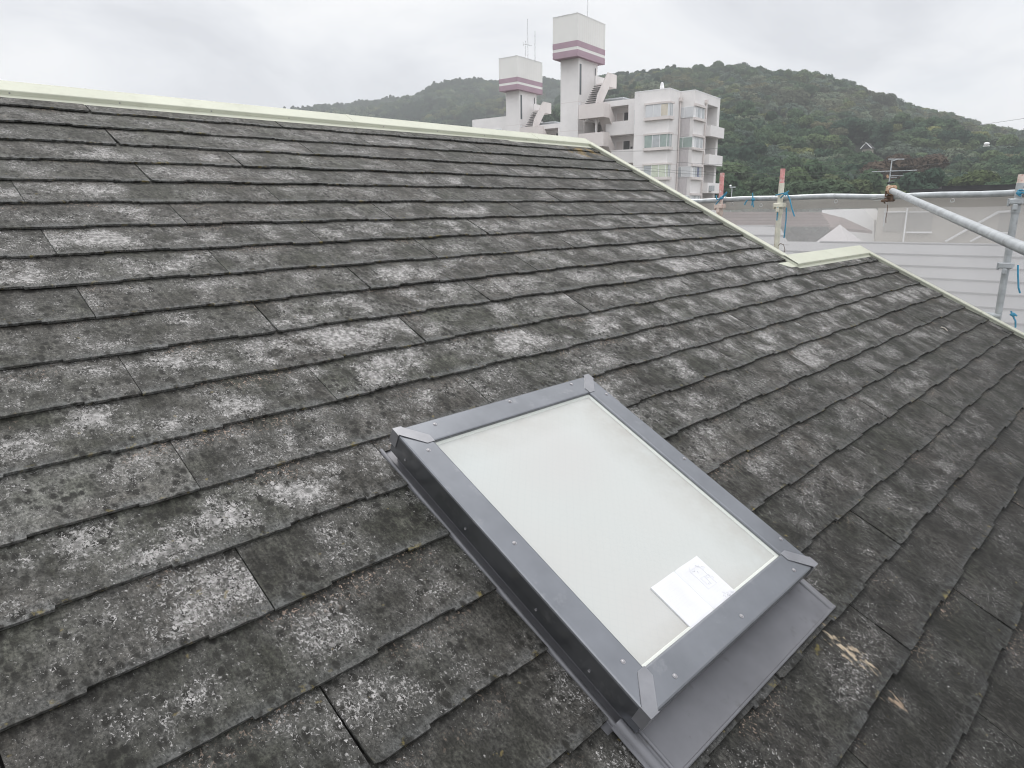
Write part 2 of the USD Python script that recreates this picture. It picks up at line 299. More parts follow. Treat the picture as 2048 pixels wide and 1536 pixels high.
simple('wire', (0.10, 0.10, 0.10), 0.6)
simple('pale_wire', (0.45, 0.46, 0.46), 0.6)
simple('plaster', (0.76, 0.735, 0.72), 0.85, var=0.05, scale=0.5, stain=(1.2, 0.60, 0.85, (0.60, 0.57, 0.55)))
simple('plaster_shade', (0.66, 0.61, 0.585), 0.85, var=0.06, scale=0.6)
simple('tower_panel', (0.72, 0.71, 0.68), 0.7, var=0.03, scale=0.4)
simple('mauve_paint', (0.36, 0.255, 0.298), 0.75, var=0.06, scale=0.8)
simple('interior_dark', (0.12, 0.12, 0.12), 0.9, var=0.3, scale=1.0)
simple('ribbed_panel', (0.56, 0.53, 0.53), 0.6, var=0.05)
simple('white_trim', (0.80, 0.80, 0.80), 0.5, var=0.03)
simple('grey_roof', (0.215, 0.218, 0.228), 0.5, var=0.10, scale=1.5)
simple('beige_wall', (0.40, 0.37, 0.32), 0.85, var=0.08, scale=1.0)
simple('white_wall', (0.75, 0.75, 0.75), 0.8, var=0.04, scale=1.0)
simple('brown_roof', (0.17, 0.12, 0.11), 0.75, var=0.2, scale=3.0)
simple('charcoal_roof', (0.045, 0.045, 0.047), 0.7, var=0.2, scale=2.0)
simple('ground_soil', (0.10, 0.095, 0.08), 0.95, var=0.35, scale=0.15)
simple('forest_floor', (0.028, 0.034, 0.022), 0.95, var=0.4, scale=0.1)
simple('bark', (0.09, 0.075, 0.06), 0.9, var=0.3, scale=5.0)
simple('curtain_white', (0.62, 0.63, 0.64), 0.9, var=0.05, scale=2)
for nm, c in (('curtain_green', (0.31, 0.37, 0.345)), ('curtain_lime', (0.56, 0.60, 0.49)), ('curtain_grey', (0.42, 0.44, 0.45)), ('curtain_blue', (0.13, 0.145, 0.22)), ('curtain_ochre', (0.60, 0.55, 0.46)), ('window_dark', (0.10, 0.11, 0.115))):
    simple(nm, c, 0.3, var=0.12, scale=2.5, spec=0.4)

def leaf(name, c):
    c = np.array(c) * np.array([0.92, 1.0, 1.0])
    MATS[name] = L(stage, '/World/Looks/' + name, {
        'oi': ('object_info', {}), 'g': ('geometry', {}), 'n': ('noise_texture', {'scale': 0.11, 'detail': 3.0}), 'r': ('rgb_ramp', {'ramp': [(0.3, c * 0.72), (0.55, c), (0.75, c * np.array([1.35, 1.25, 1.1]))]}),
        'hr': ('rgb_ramp', {'ramp': [(0.0, (0.70, 0.75, 0.75)), (0.5, (1, 1, 1)), (0.85, (1.25, 1.15, 1.0)), (1.0, (1.5, 1.3, 1.15))]}), 'm': ('mix', {'mix_type': 'multiply', 'fac': 1.0}),
        'd': ('diffuse_bsdf', {}), 't': ('translucent_bsdf', {}), 'x': ('mix_closure', {'fac': 0.25})},
        [('g.position', 'n.vector'), ('n.fac', 'r.fac'), ('oi.random', 'hr.fac'), ('r.color', 'm.color1'), ('hr.color', 'm.color2'), ('m.color', 'd.color'), ('m.color', 't.color'), ('d.BSDF', 'x.closure1'), ('t.BSDF', 'x.closure2')], surface='x.closure')
leaf('leaf_dark', (0.072, 0.108, 0.074)); leaf('leaf_green', (0.105, 0.148, 0.088)); leaf('leaf_olive', (0.155, 0.172, 0.090)); leaf('leaf_brown', (0.142, 0.146, 0.102)); leaf('leaf_grey', (0.142, 0.172, 0.136)); leaf('leaf_russet', (0.090, 0.074, 0.066)); leaf('leaf_yellow', (0.165, 0.185, 0.085))

# frosted wired glass
MATS['frosted_glass'] = L(stage, '/World/Looks/frosted_wired_glass', {
    'g': ('geometry', {}), 'rot': ('mapping', {'rotation': (-AL, 0, 0)}),
    'n': ('noise_texture', {'scale': 2.6, 'detail': 1.0}), 'r': ('rgb_ramp', {'ramp': [(0.30, (0.495, 0.495, 0.475)), (0.5, (0.495, 0.508, 0.487)), (0.7, (0.487, 0.512, 0.495))]}),
    'r45': ('mapping', {'rotation': (0, 0, math.radians(45))}),
    'bk': ('brick_texture', {'scale': 1.0, 'brick_width': 0.019, 'row_height': 0.019, 'mortar_size': 0.0013, 'mortar_smooth': 0.5, 'offset': 0.0, 'color1': (0, 0, 0), 'color2': (0, 0, 0), 'mortar': (1, 1, 1)}),
    'bf': ('math', {'math_type': 'multiply', 'value2': 0.13}), 'mx': ('mix', {'color2': (0.40, 0.42, 0.43)}),
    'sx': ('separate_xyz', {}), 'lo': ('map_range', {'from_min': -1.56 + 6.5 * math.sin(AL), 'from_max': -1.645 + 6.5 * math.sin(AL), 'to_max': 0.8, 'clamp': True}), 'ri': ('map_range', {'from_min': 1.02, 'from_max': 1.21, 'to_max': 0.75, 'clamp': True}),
    'tp': ('map_range', {'from_min': -0.98 + 6.5 * math.sin(AL), 'from_max': -0.85 + 6.5 * math.sin(AL), 'to_max': 0.6, 'clamp': True}), 'a1': ('math', {'math_type': 'maximum'}), 'a2': ('math', {'math_type': 'maximum'}), 'dn': ('noise_texture', {'scale': 11.0, 'detail': 5.0, 'roughness': 0.7}), 'dr': ('map_range', {'from_min': 0.25, 'from_max': 0.7, 'to_min': 0.2, 'to_max': 1.1, 'clamp': True}), 'df': ('math', {'math_type': 'multiply'}), 'dx': ('mix', {'color2': (0.345, 0.32, 0.28)}),  # darker pane edges: light-well shade and blurred reflections painted into the colour
    'nb': ('noise_texture', {'scale': 75.0, 'detail': 2.0}), 'b': ('bump', {'strength': 0.10, 'distance': 0.002}),
    'p': ('principled_bsdf', {'roughness': 0.22, 'specular_ior_level': 0.5, 'coat_weight': 0.8, 'coat_roughness': 0.03})},
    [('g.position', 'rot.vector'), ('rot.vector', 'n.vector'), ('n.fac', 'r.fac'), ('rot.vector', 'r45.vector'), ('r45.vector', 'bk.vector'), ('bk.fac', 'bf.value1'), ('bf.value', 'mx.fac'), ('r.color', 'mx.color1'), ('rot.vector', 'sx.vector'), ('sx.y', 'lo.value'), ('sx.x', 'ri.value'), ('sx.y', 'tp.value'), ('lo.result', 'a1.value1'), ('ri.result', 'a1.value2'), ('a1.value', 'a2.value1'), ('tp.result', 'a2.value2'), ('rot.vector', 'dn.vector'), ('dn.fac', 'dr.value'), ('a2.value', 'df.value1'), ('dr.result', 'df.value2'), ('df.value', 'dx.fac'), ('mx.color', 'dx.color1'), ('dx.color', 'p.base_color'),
     ('rot.vector', 'nb.vector'), ('nb.fac', 'b.height'), ('b.normal', 'p.normal')], surface='p.BSDF')

# scaffold netting: half open weave
def netting(name, fac, c):
    MATS[name] = L(stage, '/World/Looks/' + name, {
        'd': ('diffuse_bsdf', {'color': c}), 't': ('translucent_bsdf', {'color': c}), 'dt': ('mix_closure', {'fac': 0.5}), 'tr': ('transparent_bsdf', {'color': (1, 1, 1)}), 'x': ('mix_closure', {'fac': fac})},
        [('d.BSDF', 'dt.closure1'), ('t.BSDF', 'dt.closure2'), ('tr.BSDF', 'x.closure1'), ('dt.closure', 'x.closure2')], surface='x.closure')
netting('netting', 0.50, (0.60, 0.585, 0.575)); netting('netting_hem', 0.8, (0.42, 0.40, 0.37))
MATS['haze_air'] = L(stage, '/World/Looks/haze_air', {'v': ('principled_volume', {'color': (0.96, 0.98, 1.0), 'density': 0.00058, 'anisotropy': 0.1})}, [], volume='v.volume')

# ------------------------------------------------------------------ ground and wooded hill
def terrain_profiles():
    # (photo x, photo y) of the skylines of the two hills -> elevation angle by azimuth
    right = [(1040, 330), (1090, 250), (1130, 195), (1180, 170), (1225, 156), (1290, 153), (1340, 146), (1420, 142), (1480, 137), (1530, 149), (1600, 156), (1660, 166), (1720, 188), (1800, 217), (1840, 234), (1890, 241), (1940, 255), (1975, 262), (2048, 272), (2200, 300), (2500, 340), (2900, 385), (3400, 400)]
    left = [(150, 400), (400, 265), (520, 232), (585, 221), (690, 211), (760, 203), (830, 190), (860, 175), (900, 165), (950, 163), (1000, 167), (1050, 165), (1090, 161), (1140, 170), (1250, 200), (1400, 260), (1700, 390)]
    out = []
    for pts in (right, left):
        az, el = [], []
        for p in pts:
            d = ray(*p); az.append(math.atan2(d[0], d[1])); el.append(math.atan2(d[2], math.hypot(d[0], d[1])))
        out.append((np.array(az), np.maximum(np.array(el), 0.0)))
    return out
(RAZ, REL), (LAZ, LEL) = terrain_profiles()
CANOPY = 5.5
def height(x, y):
    dx, dy = x - EYE[0], y - EYE[1]
    r, az = np.hypot(dx, dy), np.arctan2(dx, dy)
    def hill(azs, els, r0, R, seed, back):
        e = np.interp(az, azs, els, left=0, right=0)
        top = np.maximum(R * np.tan(e) + EYE[2] * (e > 0) - CANOPY, 0)
        t = np.clip((r - r0) / (R - r0), 0, 1)
        up = np.where(t < 1, 0.55 * t + 0.45 * t * t * (3 - 2 * t), 1.0)
        dn = np.clip(1 - (r - R) / back, 0, 1)
        n = meshkit.fbm(np.stack([x / 60, y / 60, np.full_like(x, seed)], -1), 3, seed) - 0.5
        lim = EYE[2] + (np.tan(e)) * r - CANOPY
        h = top * up * np.where(r > R, dn, 1) + n * 22 * np.minimum(t * 3, 1) * (top > 1)
        return np.where(e > 0, np.minimum(h, lim), 0)
    return np.maximum(np.maximum(hill(RAZ, REL, 105, 430, 3, 500), hill(LAZ, LEL, 250, 720, 5, 700)), 0)
def polar(rs, a0, a1, na):
    a = np.linspace(a0, a1, na)
    def fn(u, v):
        rr = np.interp(v, np.linspace(0, 1, len(rs)), rs); aa = a0 + (a1 - a0) * u
        x, y = EYE[0] + rr * np.sin(aa), EYE[1] + rr * np.cos(aa)
        return np.stack([x, y, height(x, y) + 0.0], -1)
    return grid(fn, na, len(rs))
gs = 9000.0
part('ground', bx(-gs, gs, -gs, gs, -0.6, -0.25), 'ground_soil', kind='structure')
hill = polar(np.r_[np.linspace(90, 480, 70), np.linspace(492, 900, 45), np.linspace(930, 1480, 16)], -0.5, 2.35, 240)
part('wooded_hill', hill, 'forest_floor', smooth=True, kind='structure')

# crowns: leaf clumps spread through lobed volumes
def crown(seed, n, kind):
    r = np.random.default_rng(seed)
    lobes = []
    k = {'round': 9, 'tall': 7, 'cone': 8}[kind]
    for i in range(k):
        if kind == 'round': c = np.array([r.normal(0, 0.42), r.normal(0, 0.42), r.uniform(0.35, 1.0)]); s = r.uniform(0.30, 0.52)
        elif kind == 'tall': c = np.array([r.normal(0, 0.26), r.normal(0, 0.26), r.uniform(0.3, 1.45)]); s = r.uniform(0.26, 0.42)
        else:
            z = i / (k - 1); c = np.array([r.normal(0, 0.06), r.normal(0, 0.06), 0.2 + 1.6 * z]); s = 0.48 * (1 - z) + 0.12
        lobes.append((c, s))
    q = r.integers(0, k, n); C = np.array([lobes[i][0] for i in q]); S = np.array([lobes[i][1] for i in q])
    d = r.normal(size=(n, 3)); d /= np.linalg.norm(d, axis=1)[:, None]; d[:, 2] = np.where(d[:, 2] < -0.35, -d[:, 2], d[:, 2])
    rad = S * r.uniform(0.72, 1.06, n)
    P = C + d * rad[:, None] * np.array([1, 1, 0.85])
    size = r.uniform(0.045, 0.12, n)
    nrm = d + r.normal(0, 0.5, (n, 3)); nrm /= np.linalg.norm(nrm, axis=1)[:, None]
    a = np.cross(nrm, r.normal(size=(n, 3))); a /= np.linalg.norm(a, axis=1)[:, None]; b = np.cross(nrm, a)
    v = np.stack([P + a * size[:, None], P - a * size[:, None] * 0.5 + b * size[:, None] * 0.9, P - a * size[:, None] * 0.6 - b * size[:, None] * 0.8], 1).reshape(-1, 3)
    leaves = trimesh.Trimesh(v, np.arange(3 * n).reshape(-1, 3), process=False)
    cores = [trimesh.creation.icosphere(1, s * 0.62) for c, s in lobes]
    for m, (c, s) in zip(cores, lobes): m.apply_translation(c)
    return cat_([leaves] + cores)

def on_slope(px, py, above):
    for D in np.arange(110, 460, 2.0):
        p = at_depth(px, py, D)
        if float(height(np.array([p[0]]), np.array([p[1]]))[0]) + above > p[2]: return p, D
    return p, D
HUT, HUT_D = on_slope(1736, 297, 5.0)
def forest():
    p = '/World/forest'
    pi = UsdGeom.PointInstancer.Define(stage, p)
    pr = pi.GetPrim(); pr.SetCustomDataByKey('kind', 'stuff'); pr.SetCustomDataByKey('label', 'dense mixed wood of round crowns covering the hill behind the flats'); pr.SetCustomDataByKey('category', 'forest')
    protos = [('round', 'leaf_dark'), ('round', 'leaf_green'), ('round', 'leaf_grey'), ('tall', 'leaf_green'), ('round', 'leaf_olive'), ('round', 'leaf_brown'), ('cone', 'leaf_dark'), ('tall', 'leaf_dark'), ('round', 'leaf_brown')]
    rel = pi.CreatePrototypesRel()
    for i, (k, m) in enumerate(protos):
        q = f'{p}/prototypes/crown_{i:03d}' if i else f'{p}/prototypes/crown'
        usdkit.mesh(stage, q, crown(100 + i, 2300, k), MATS[m]); rel.AddTarget(q)
    stage.GetPrimAtPath(p + '/prototypes')
    r = np.random.default_rng(11)
    pos, idx, sc, rot = [], [], [], []
    def add(az0, az1, r0, r1, n, s0, s1, far):
        a = r.uniform(az0, az1, n); rr = np.sqrt(r.uniform(r0 ** 2, r1 ** 2, n))
        x, y = EYE[0] + rr * np.sin(a), EYE[1] + rr * np.cos(a); h = height(x, y)
        patch = meshkit.fbm(np.stack([x / 55, y / 55, np.zeros(n)], -1), 3, 21); p2 = meshkit.fbm(np.stack([x / 25, y / 25, np.ones(n)], -1), 2, 33)
        for i in range(n):
            if h[i] < 1.0: continue
            e = np.array([x[i], y[i]]) - HUT[:2]; fw = (HUT - EYE)[:2] / np.linalg.norm((HUT - EYE)[:2]); al_, la_ = e @ fw, abs(e[0] * fw[1] - e[1] * fw[0])
            if la_ < 7.0 and -26 < al_ < 5: continue
            q = r.random()
            high = rr[i] > 260
            if far and patch[i] > 0.47: k = 6 if q < 0.5 else (7 if q < 0.8 else 0)
            elif high and patch[i] > 0.50: k = 5 if q < 0.26 else (8 if q < 0.42 else (2 if q < 0.72 else (1 if q < 0.9 else 4)))
            elif p2[i] > 0.60: k = 4 if q < 0.6 else 3
            else: k = 0 if q < 0.34 else (1 if q < 0.60 else (2 if q < 0.78 else (3 if q < 0.88 else (7 if q < 0.96 else 5))))
            s = r.uniform(s0, s1) * (1.15 if k == 6 else 1)
            pos.append((x[i], y[i], h[i] - 0.1 * s + (CANOPY - s * 1.15) * 0.6)); idx.append(k); sc.append((s, s * r.uniform(.85, 1.15), s * r.uniform(0.8, 1.15) * (0.8 if k == 6 else 1))); rot.append(r.uniform(0, 2 * math.pi))
    az = lambda px: math.atan2(ray(px, 300)[0], ray(px, 300)[1])
    add(az(1080), az(2500), 110, 300, 1700, 3.6, 6.2, False)
    add(az(1080), az(2400), 290, 452, 2500, 4.2, 7.0, False)
    add(az(450), az(1340), 300, 560, 2200, 4.0, 6.0, True)
    add(az(450), az(1250), 550, 745, 2900, 4.2, 6.2, True)
    pi.CreatePositionsAttr(Vt.Vec3fArray.FromNumpy(np.array(pos, np.float32)))
    pi.CreateProtoIndicesAttr(Vt.IntArray(idx)); pi.CreateScalesAttr(Vt.Vec3fArray.FromNumpy(np.array(sc, np.float32)))
    pi.CreateOrientationsAttr(Vt.QuathArray([Gf.Quath(math.cos(t / 2), 0, 0, math.sin(t / 2)) for t in rot]))
forest()

def tree(px, py, D, s, mat, kind, seed, label, wide=1.0):
    top = at_depth(px, py, D); x, y = top[0], top[1]; g = float(height(np.array([x]), np.array([y]))[0])
    h0 = top[2] - 1.45 * s * 1.0
    t = thing('tree', label, 'tree', (x, y, g), group='single trees at the foot of the hill')
    c = crown(seed, 3800, kind); c.apply_scale((s * wide, s * wide, s)); c.apply_translation((x, y, h0)); part('crown', c, mat, t)
    tr = tube([(x, y, g - 0.3), (x + .1, y, (g + h0) / 2), (x, y + .1, h0 + 0.4 * s), (x, y, h0 + s)], [0.26, 0.2, 0.15, 0.05], 8); br = [tr]
    for k in range(3):
        a = k * 2.1 + seed; br.append(tube([(x, y, h0 + 0.2 * s), (x + .35 * s * math.cos(a), y + .35 * s * math.sin(a), h0 + 0.75 * s)], [0.1, 0.04], 6))
    part('trunk', cat_(br), 'bark', t)

# ------------------------------------------------------------------ the roof we stand on
O = np.array([0.0, 0.0, 6.5]); EU = np.array([1.0, 0, 0]); ES = np.array([0, math.cos(AL), math.sin(AL)]); EN = np.array([0, -math.sin(AL), math.cos(AL)])
def R3(q):
    q = np.asarray(q, float); return O + q[..., 0:1] * EU + q[..., 1:2] * ES + q[..., 2:3] * EN
def rmesh(m):
    m = m.copy(); m.vertices = R3(m.vertices); return m
EX = 0.182; RIDGE = 1.88; WR = -0.155; UV, UW = 4.155, 5.565; EAVE = -3.3; UL = -2.6
house = thing('house', 'old house roof of lichen flecked grey slates seen from above, filling the foreground', 'house', (1.2, -1.0, 0.0))

region = union_all([sbox(UL, EAVE, UV + .006, 1.80), sbox(UV - 0.01, EAVE, UW + .006, -0.235)])
hole = union_all([sbox(0.452, -1.695, 1.288, -0.775), sbox(0.43, -1.66, 1.30, -1.60).intersection(sbox(0.43, -1.70, 1.30, -1.638))])
def tile_mesh(u0, sb, cut, lift, jit, r):
    """One slate: stepped lower edge, split into a fine lower edge and plain rest; lies with its lower end on the course below."""
    edge = []
    steps = [(0.0012, 0.128, 0), (0.128, 0.331, 1), (0.331, 0.582, 0), (0.582, 0.784, 1), (0.784, 0.9088, 0)]
    for a, b, up in steps:
        n = max(3, int((b - a) / 0.016))
        for i, x in enumerate(np.linspace(a, b, n + 1)):
            e = 0.008 * up + r.normal(0, 0.0004)
            if i == 0 and up: x += 0.002
            if i == n and up: x -= 0.001
            edge.append((u0 + x, sb + e))
    if r.random() < 0.45:                                   # knocked corner
        k = r.choice([0, len(edge) - 1]); edge[k] = (edge[k][0] + (0.006 if k == 0 else -0.006), edge[k][1] + r.uniform(0.003, 0.008))
    poly = Polygon(edge + [(u0 + 0.9088, sb + EX + 0.035), (u0 + 0.0012, sb + EX + 0.035)]).buffer(0)
    poly = poly.intersection(region)
    if cut: poly = poly.difference(hole)
    out = []
    for g in getattr(poly, 'geoms', [poly]):
        if g.is_empty or g.area < 2e-4: continue
        m = trimesh.creation.extrude_polygon(g, 0.0072, engine='earcut')
        v = m.vertices; d = v[:, 1] - sb
        slope = (0.0074 + lift) / EX
        v[:, 2] += (EX - d) * slope + jit * (v[:, 0] - u0 - 0.455)
        m.vertices = v; out.append(m)
    if not out: return None
    m = cat_(out)
    m = trimesh.Trimesh(*trimesh.remesh.subdivide_to_size(m.vertices, m.faces, 0.30)) if False else m
    return m
rt = np.random.default_rng(5)
vis = []
for k in range(-1, 29):
    sb = -(k - 9) * EX; off = 0.0 if k % 2 else 0.455
    for j in range(-4, 8):
        u0 = off + 0.91 * j - 0.91
        if u0 + 0.91 < UL or u0 > UW: continue
        sbj = sb + rt.normal(0, 0.0012)
        cut = (u0 < 1.4 and u0 + 0.91 > 0.35 and -1.95 < sb < -0.55)
        m = tile_mesh(u0, sbj, cut, rt.uniform(0.0012, 0.0042), rt.normal(0, 0.0008), rt)
        tone = rt.uniform(0.0, 0.93)
        if k == 13 and j == 0: tone = 0.99
        if m is None: continue
        c = np.array([u0 + 0.45, sb + 0.09, 0]); q = R3(c) - EYE; zc = q @ CF
        attr = np.c_[m.vertices[:, 0] - u0, m.vertices[:, 1] - sbj, np.full(len(m.vertices), tone)]
        vis.append((float(np.linalg.norm(q)), m, attr))
vis.sort(key=lambda t: t[0])
for i, (d, m, a) in enumerate(vis[:290]):
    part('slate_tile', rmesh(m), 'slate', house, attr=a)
if len(vis) > 290:
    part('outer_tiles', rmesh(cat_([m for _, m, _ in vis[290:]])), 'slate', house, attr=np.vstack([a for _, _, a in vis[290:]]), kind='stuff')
# boards under the slates, back slopes, gables and walls
dk = [Polygon([(UL, EAVE), (UL, RIDGE), (UV + .03, RIDGE), (UV + .03, WR), (UW + .03, WR), (UW + .03, EAVE)]).difference(sbox(0.56, -1.62, 1.18, -0.86))]
m = trimesh.creation.extrude_polygon(dk[0], 0.02, engine='earcut'); m.apply_translation((0, 0, -0.029)); part('roof_boards', rmesh(m), 'deck', house)
def back(u0, u1, s0, drop):
    a, b = R3(np.array([[u0, s0, 0.0]]))[0], R3(np.array([[u1, s0, 0.0]]))[0]; d = np.array([0, drop * math.cos(AL), -drop * math.sin(AL)])
    return loft(np.array([a, b, b + d, a + d]), np.array([a, b, b + d, a + d]) - [0, 0, 0.03])
part('rear_slope', cat_([back(UL, UV + .03, RIDGE, 4.2), back(UV + .04, UW + .03, WR, 2.2)]), 'charcoal_roof', house)
yE, yR = EAVE * math.cos(AL), RIDGE * math.cos(AL); yW = WR * math.cos(AL)
def gable(u, y0, yr, zr):
    y1 = yr + (yr - y0); z0 = zr - (yr - y0) * 0.5
    pts = [(y0 + .3, 0), (y1 - .3, 0), (y1 - .3, z0 - .08 + .15), (yr, zr - .08), (y0 + .3, z0 - .08 + .15)]
    a = np.array([(u, y, z) for y, z in pts]); return loft(a, a - [0.15, 0, 0])
zR = 6.5 + RIDGE * math.sin(AL); zW = 6.5 + WR * math.sin(AL)
part('wall', cat_([gable(UL + .3, yE, yR, zR), gable(UV - .05, yE, yR, zR)]), 'beige_wall', house)
part('wall', gable(UW - .05, yE, yW, zW), 'beige_wall', house)
part('wall', bx(UL + .3, UW - .2, yE + .3, yE + .45, 0, 6.5 + EAVE * math.sin(AL) - .05), 'beige_wall', house)
part('gutter', tube([(UL, yE - .06, 6.5 + EAVE * math.sin(AL) - .06), (UW, yE - .06, 6.5 + EAVE * math.sin(AL) - .06)], 0.055, 10), 'dark_painted_metal', house)

# ridge caps, each length a part with its seam and nails
def cap_profile(u0, u1, s_f, s_r, s_a, h_f, h_r, back_w):
    pts = [(s_f, h_f - .006), (s_f, h_f), (s_r - .001, h_f + .0015), (s_r, h_r - .003), (s_r + .003, h_r), (s_a, h_r + .004)]
    a = [R3(np.array([u0, s, h])) for s, h in pts]; b = [R3(np.array([u1, s, h])) for s, h in pts]
    top_a, top_b = a[-1], b[-1]
    d = np.array([0, back_w * math.cos(AL), -back_w * math.sin(AL)])
    a.append(top_a + d); b.append(top_b + d)
    a += [top_a + d - np.array([0, 0, .03])]; b += [top_b + d - np.array([0, 0, .03])]
    a.append(R3(np.array([u0, s_r + .01, h_f - .006]))); b.append(R3(np.array([u1, s_r + .01, h_f - .006])))
    return loft(np.array(a), np.array(b))
def nail(u, s, h, nrm=(0, -1, 0), r=.004):
    c = trimesh.creation.cylinder(r, .003, sections=8); c.apply_transform(trimesh.geometry.align_vectors((0, 0, 1), nrm)); c.apply_translation(R3(np.array([u, s, h]))); return c
seams = [UL, -0.02, 1.905, 3.545, UV + 0.055]
for a, b in zip(seams[:-1], seams[1:]):
    c = part('ridge_cap', cap_profile(a + .001, b - .001, 1.728, 1.766, 1.875, .0120, .034, .11), 'pale_green_metal', house)
    for x in np.arange(a + .2, b - .1, .43):
        part('nail', nail(x, 1.7665, .022, -ES), 'screw_metal', c)
for x in seams[1:-1]:
    part('seam_strip', cap_profile(x - .014, x + .014, 1.727, 1.7645, 1.8765, .0130, .0355, .112), 'pale_green_metal', house)
c = part('ridge_cap', cap_profile(UV - .0, UW + .062, -.298, -.272, -.158, .0145, .036, .11), 'pale_green_metal', house, label='short pale green ridge cap over the lower wing of the roof')
for x in np.arange(UV + .12, UW, .27): part('nail', nail(x, -.2725, .027, -ES), 'screw_metal', c)
# verge trims
def verge(u, s0, s1, w=.062):
    pts = [(u + .010, -.02), (u + .010, .028), (u, .0285), (u, .034), (u + .004, .037), (u + w - .004, .037), (u + w, .033), (u + w, -.14), (u + w - .02, -.14), (u + w - .02, -.02)]
    return rmesh(loft(np.array([(p, s0, h) for p, h in pts]), np.array([(p, s1, h) for p, h in pts])))
part('verge_trim', verge(UV, 0.792, 1.80), 'pale_green_metal', house)
part('verge_trim', verge(UV, -0.275, 0.788), 'pale_green_metal', house)
part('verge_trim', verge(UW, -1.2, -0.245), 'pale_green_metal', house)
part('verge_trim', verge(UW, EAVE, -1.204), 'pale_green_metal', house)
part('valley_flashing', rmesh(loft(np.array([(UV - .16, -.205, .0135), (UV + .0, -.205, .0135), (UV + .0, -.296, .0125), (UV - .05, -.296, .0125)]), np.array([(UV - .16, -.205, .0115), (UV + .0, -.205, .0115), (UV + .0, -.296, .0105), (UV - .05, -.296, .0105)]))), 'pale_green_metal', house)

# ------------------------------------------------------------------ skylight
sky = thing('skylight', 'frosted wired glass roof light in a grey metal frame', None, (0.87, -1.1, 5.9), parent=house)
u0, u1, s0, s1 = 0.464, 1.274, -1.698, -0.790
def inset(d): return [np.array([u0 + d, s0 + d]), np.array([u1 - d, s0 + d]), np.array([u1 - d, s1 - d]), np.array([u0 + d, s1 - d])]
def side(k, prof):
    a = np.array([(*inset(d)[k], h) for d, h in prof]); b = np.array([(*inset(d)[(k + 1) % 4], h) for d, h in prof]); return loft(a, b)
rail = [(0.0, .062), (0.0, .094), (.0015, .0978), (.005, .100), (.073, .1015), (.0765, .1003), (.078, .0975), (.078, .086), (.02, .062)]
skirt = [(.004, .032), (.004, .0605), (.03, .0605), (.03, .032)]
ups = [(.022, .004), (.022, .045), (.028, .045), (.028, .004)]
names = [('lower frame rail', 0), ('right', 1), ('top', 2), ('left', 3)]
for k in range(4):
    f = part('frame_rail', rmesh(side(k, rail)), 'grey_painted_metal', sky)
for k in range(4): part('frame_skirt', rmesh(side(k, skirt)), 'grey_painted_metal', sky)
for k in range(4): part('upstand', rmesh(side(k, ups)), 'grey_flashing', sky)
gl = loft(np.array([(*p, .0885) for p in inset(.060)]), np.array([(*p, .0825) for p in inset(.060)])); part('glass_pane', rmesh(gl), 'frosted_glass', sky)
# pale glazing seal inside the frame
for k in range(4): part('glazing_seal', rmesh(side(k, [(.0775, .0865), (.0775, .0925), (.0835, .0915), (.086, .0886), (.086, .0865)])), 'pale_seal', sky)
# corner caps: strips over the mitres with short returns down the skirt
for k, (cx, cy) in enumerate([(0, 0), (1, 0), (1, 1), (0, 1)]):
    sx, sy = 1 - 2 * cx, 1 - 2 * cy; ox, oy = (u0, u1)[cx], (s0, s1)[cy]
    w = .024
    poly = Polygon([(0, 0), (w, 0), (.081, .081 - w), (.081, .081), (.081 - w, .081), (0, w)])
    poly = affinity.scale(poly, sx, sy, origin=(0, 0)); poly = affinity.translate(poly, ox - sx * .0016, oy - sy * .0016)
    top = trimesh.creation.extrude_polygon(poly, .0022, engine='earcut'); top.apply_translation((0, 0, .1008))
    rx = bx(min(ox - sx * .0024, ox - sx * .0002), max(ox - sx * .0024, ox - sx * .0002), min(oy - sy * .0024, oy + sy * .027), max(oy - sy * .0024, oy + sy * .027), .060, .1029)
    ry = bx(min(ox - sx * .0002, ox + sx * .027), max(ox - sx * .0002, ox + sx * .027), min(oy - sy * .0024, oy - sy * .0002), max(oy - sy * .0024, oy - sy * .0002), .060, .1029)
    part('corner_cap', rmesh(cat_([top, rx, ry])), 'corner_metal', sky)
# screws
def screw(px, py):
    d = ray(px, py); n = EN; k = ((O + EN * .101 - EYE) @ EN) / (d @ EN); p = EYE + d * k
    w = trimesh.creation.cylinder(.0055, .0012, sections=14); h = trimesh.creation.icosphere(2, .0038); h.apply_scale((1, 1, .55)); h.apply_translation((0, 0, .0006))
    m = cat_([w, h]); m.apply_transform(trimesh.geometry.align_vectors((0, 0, 1), EN)); m.apply_translation(p); return m
for p in [(870, 848), (1020, 803), (1143, 768), (1213, 788), (1369, 917), (1562, 1078), (857, 900), (1029, 1086), (1246, 1323), (1350, 1352), (1483, 1232), (1588, 1140)]:
    part('screw', screw(*p), 'screw_metal', sky, smooth=40)
for s_ in (-.86, -1.12, -1.38, -1.55):
    c = trimesh.creation.cylinder(.0032, .003, sections=8); c.apply_transform(trimesh.geometry.align_vectors((0, 0, 1), (1, 0, 0))); c.apply_translation((u0 + .003, s_, .052)); part('rivet', rmesh(c), 'screw_metal', sky)
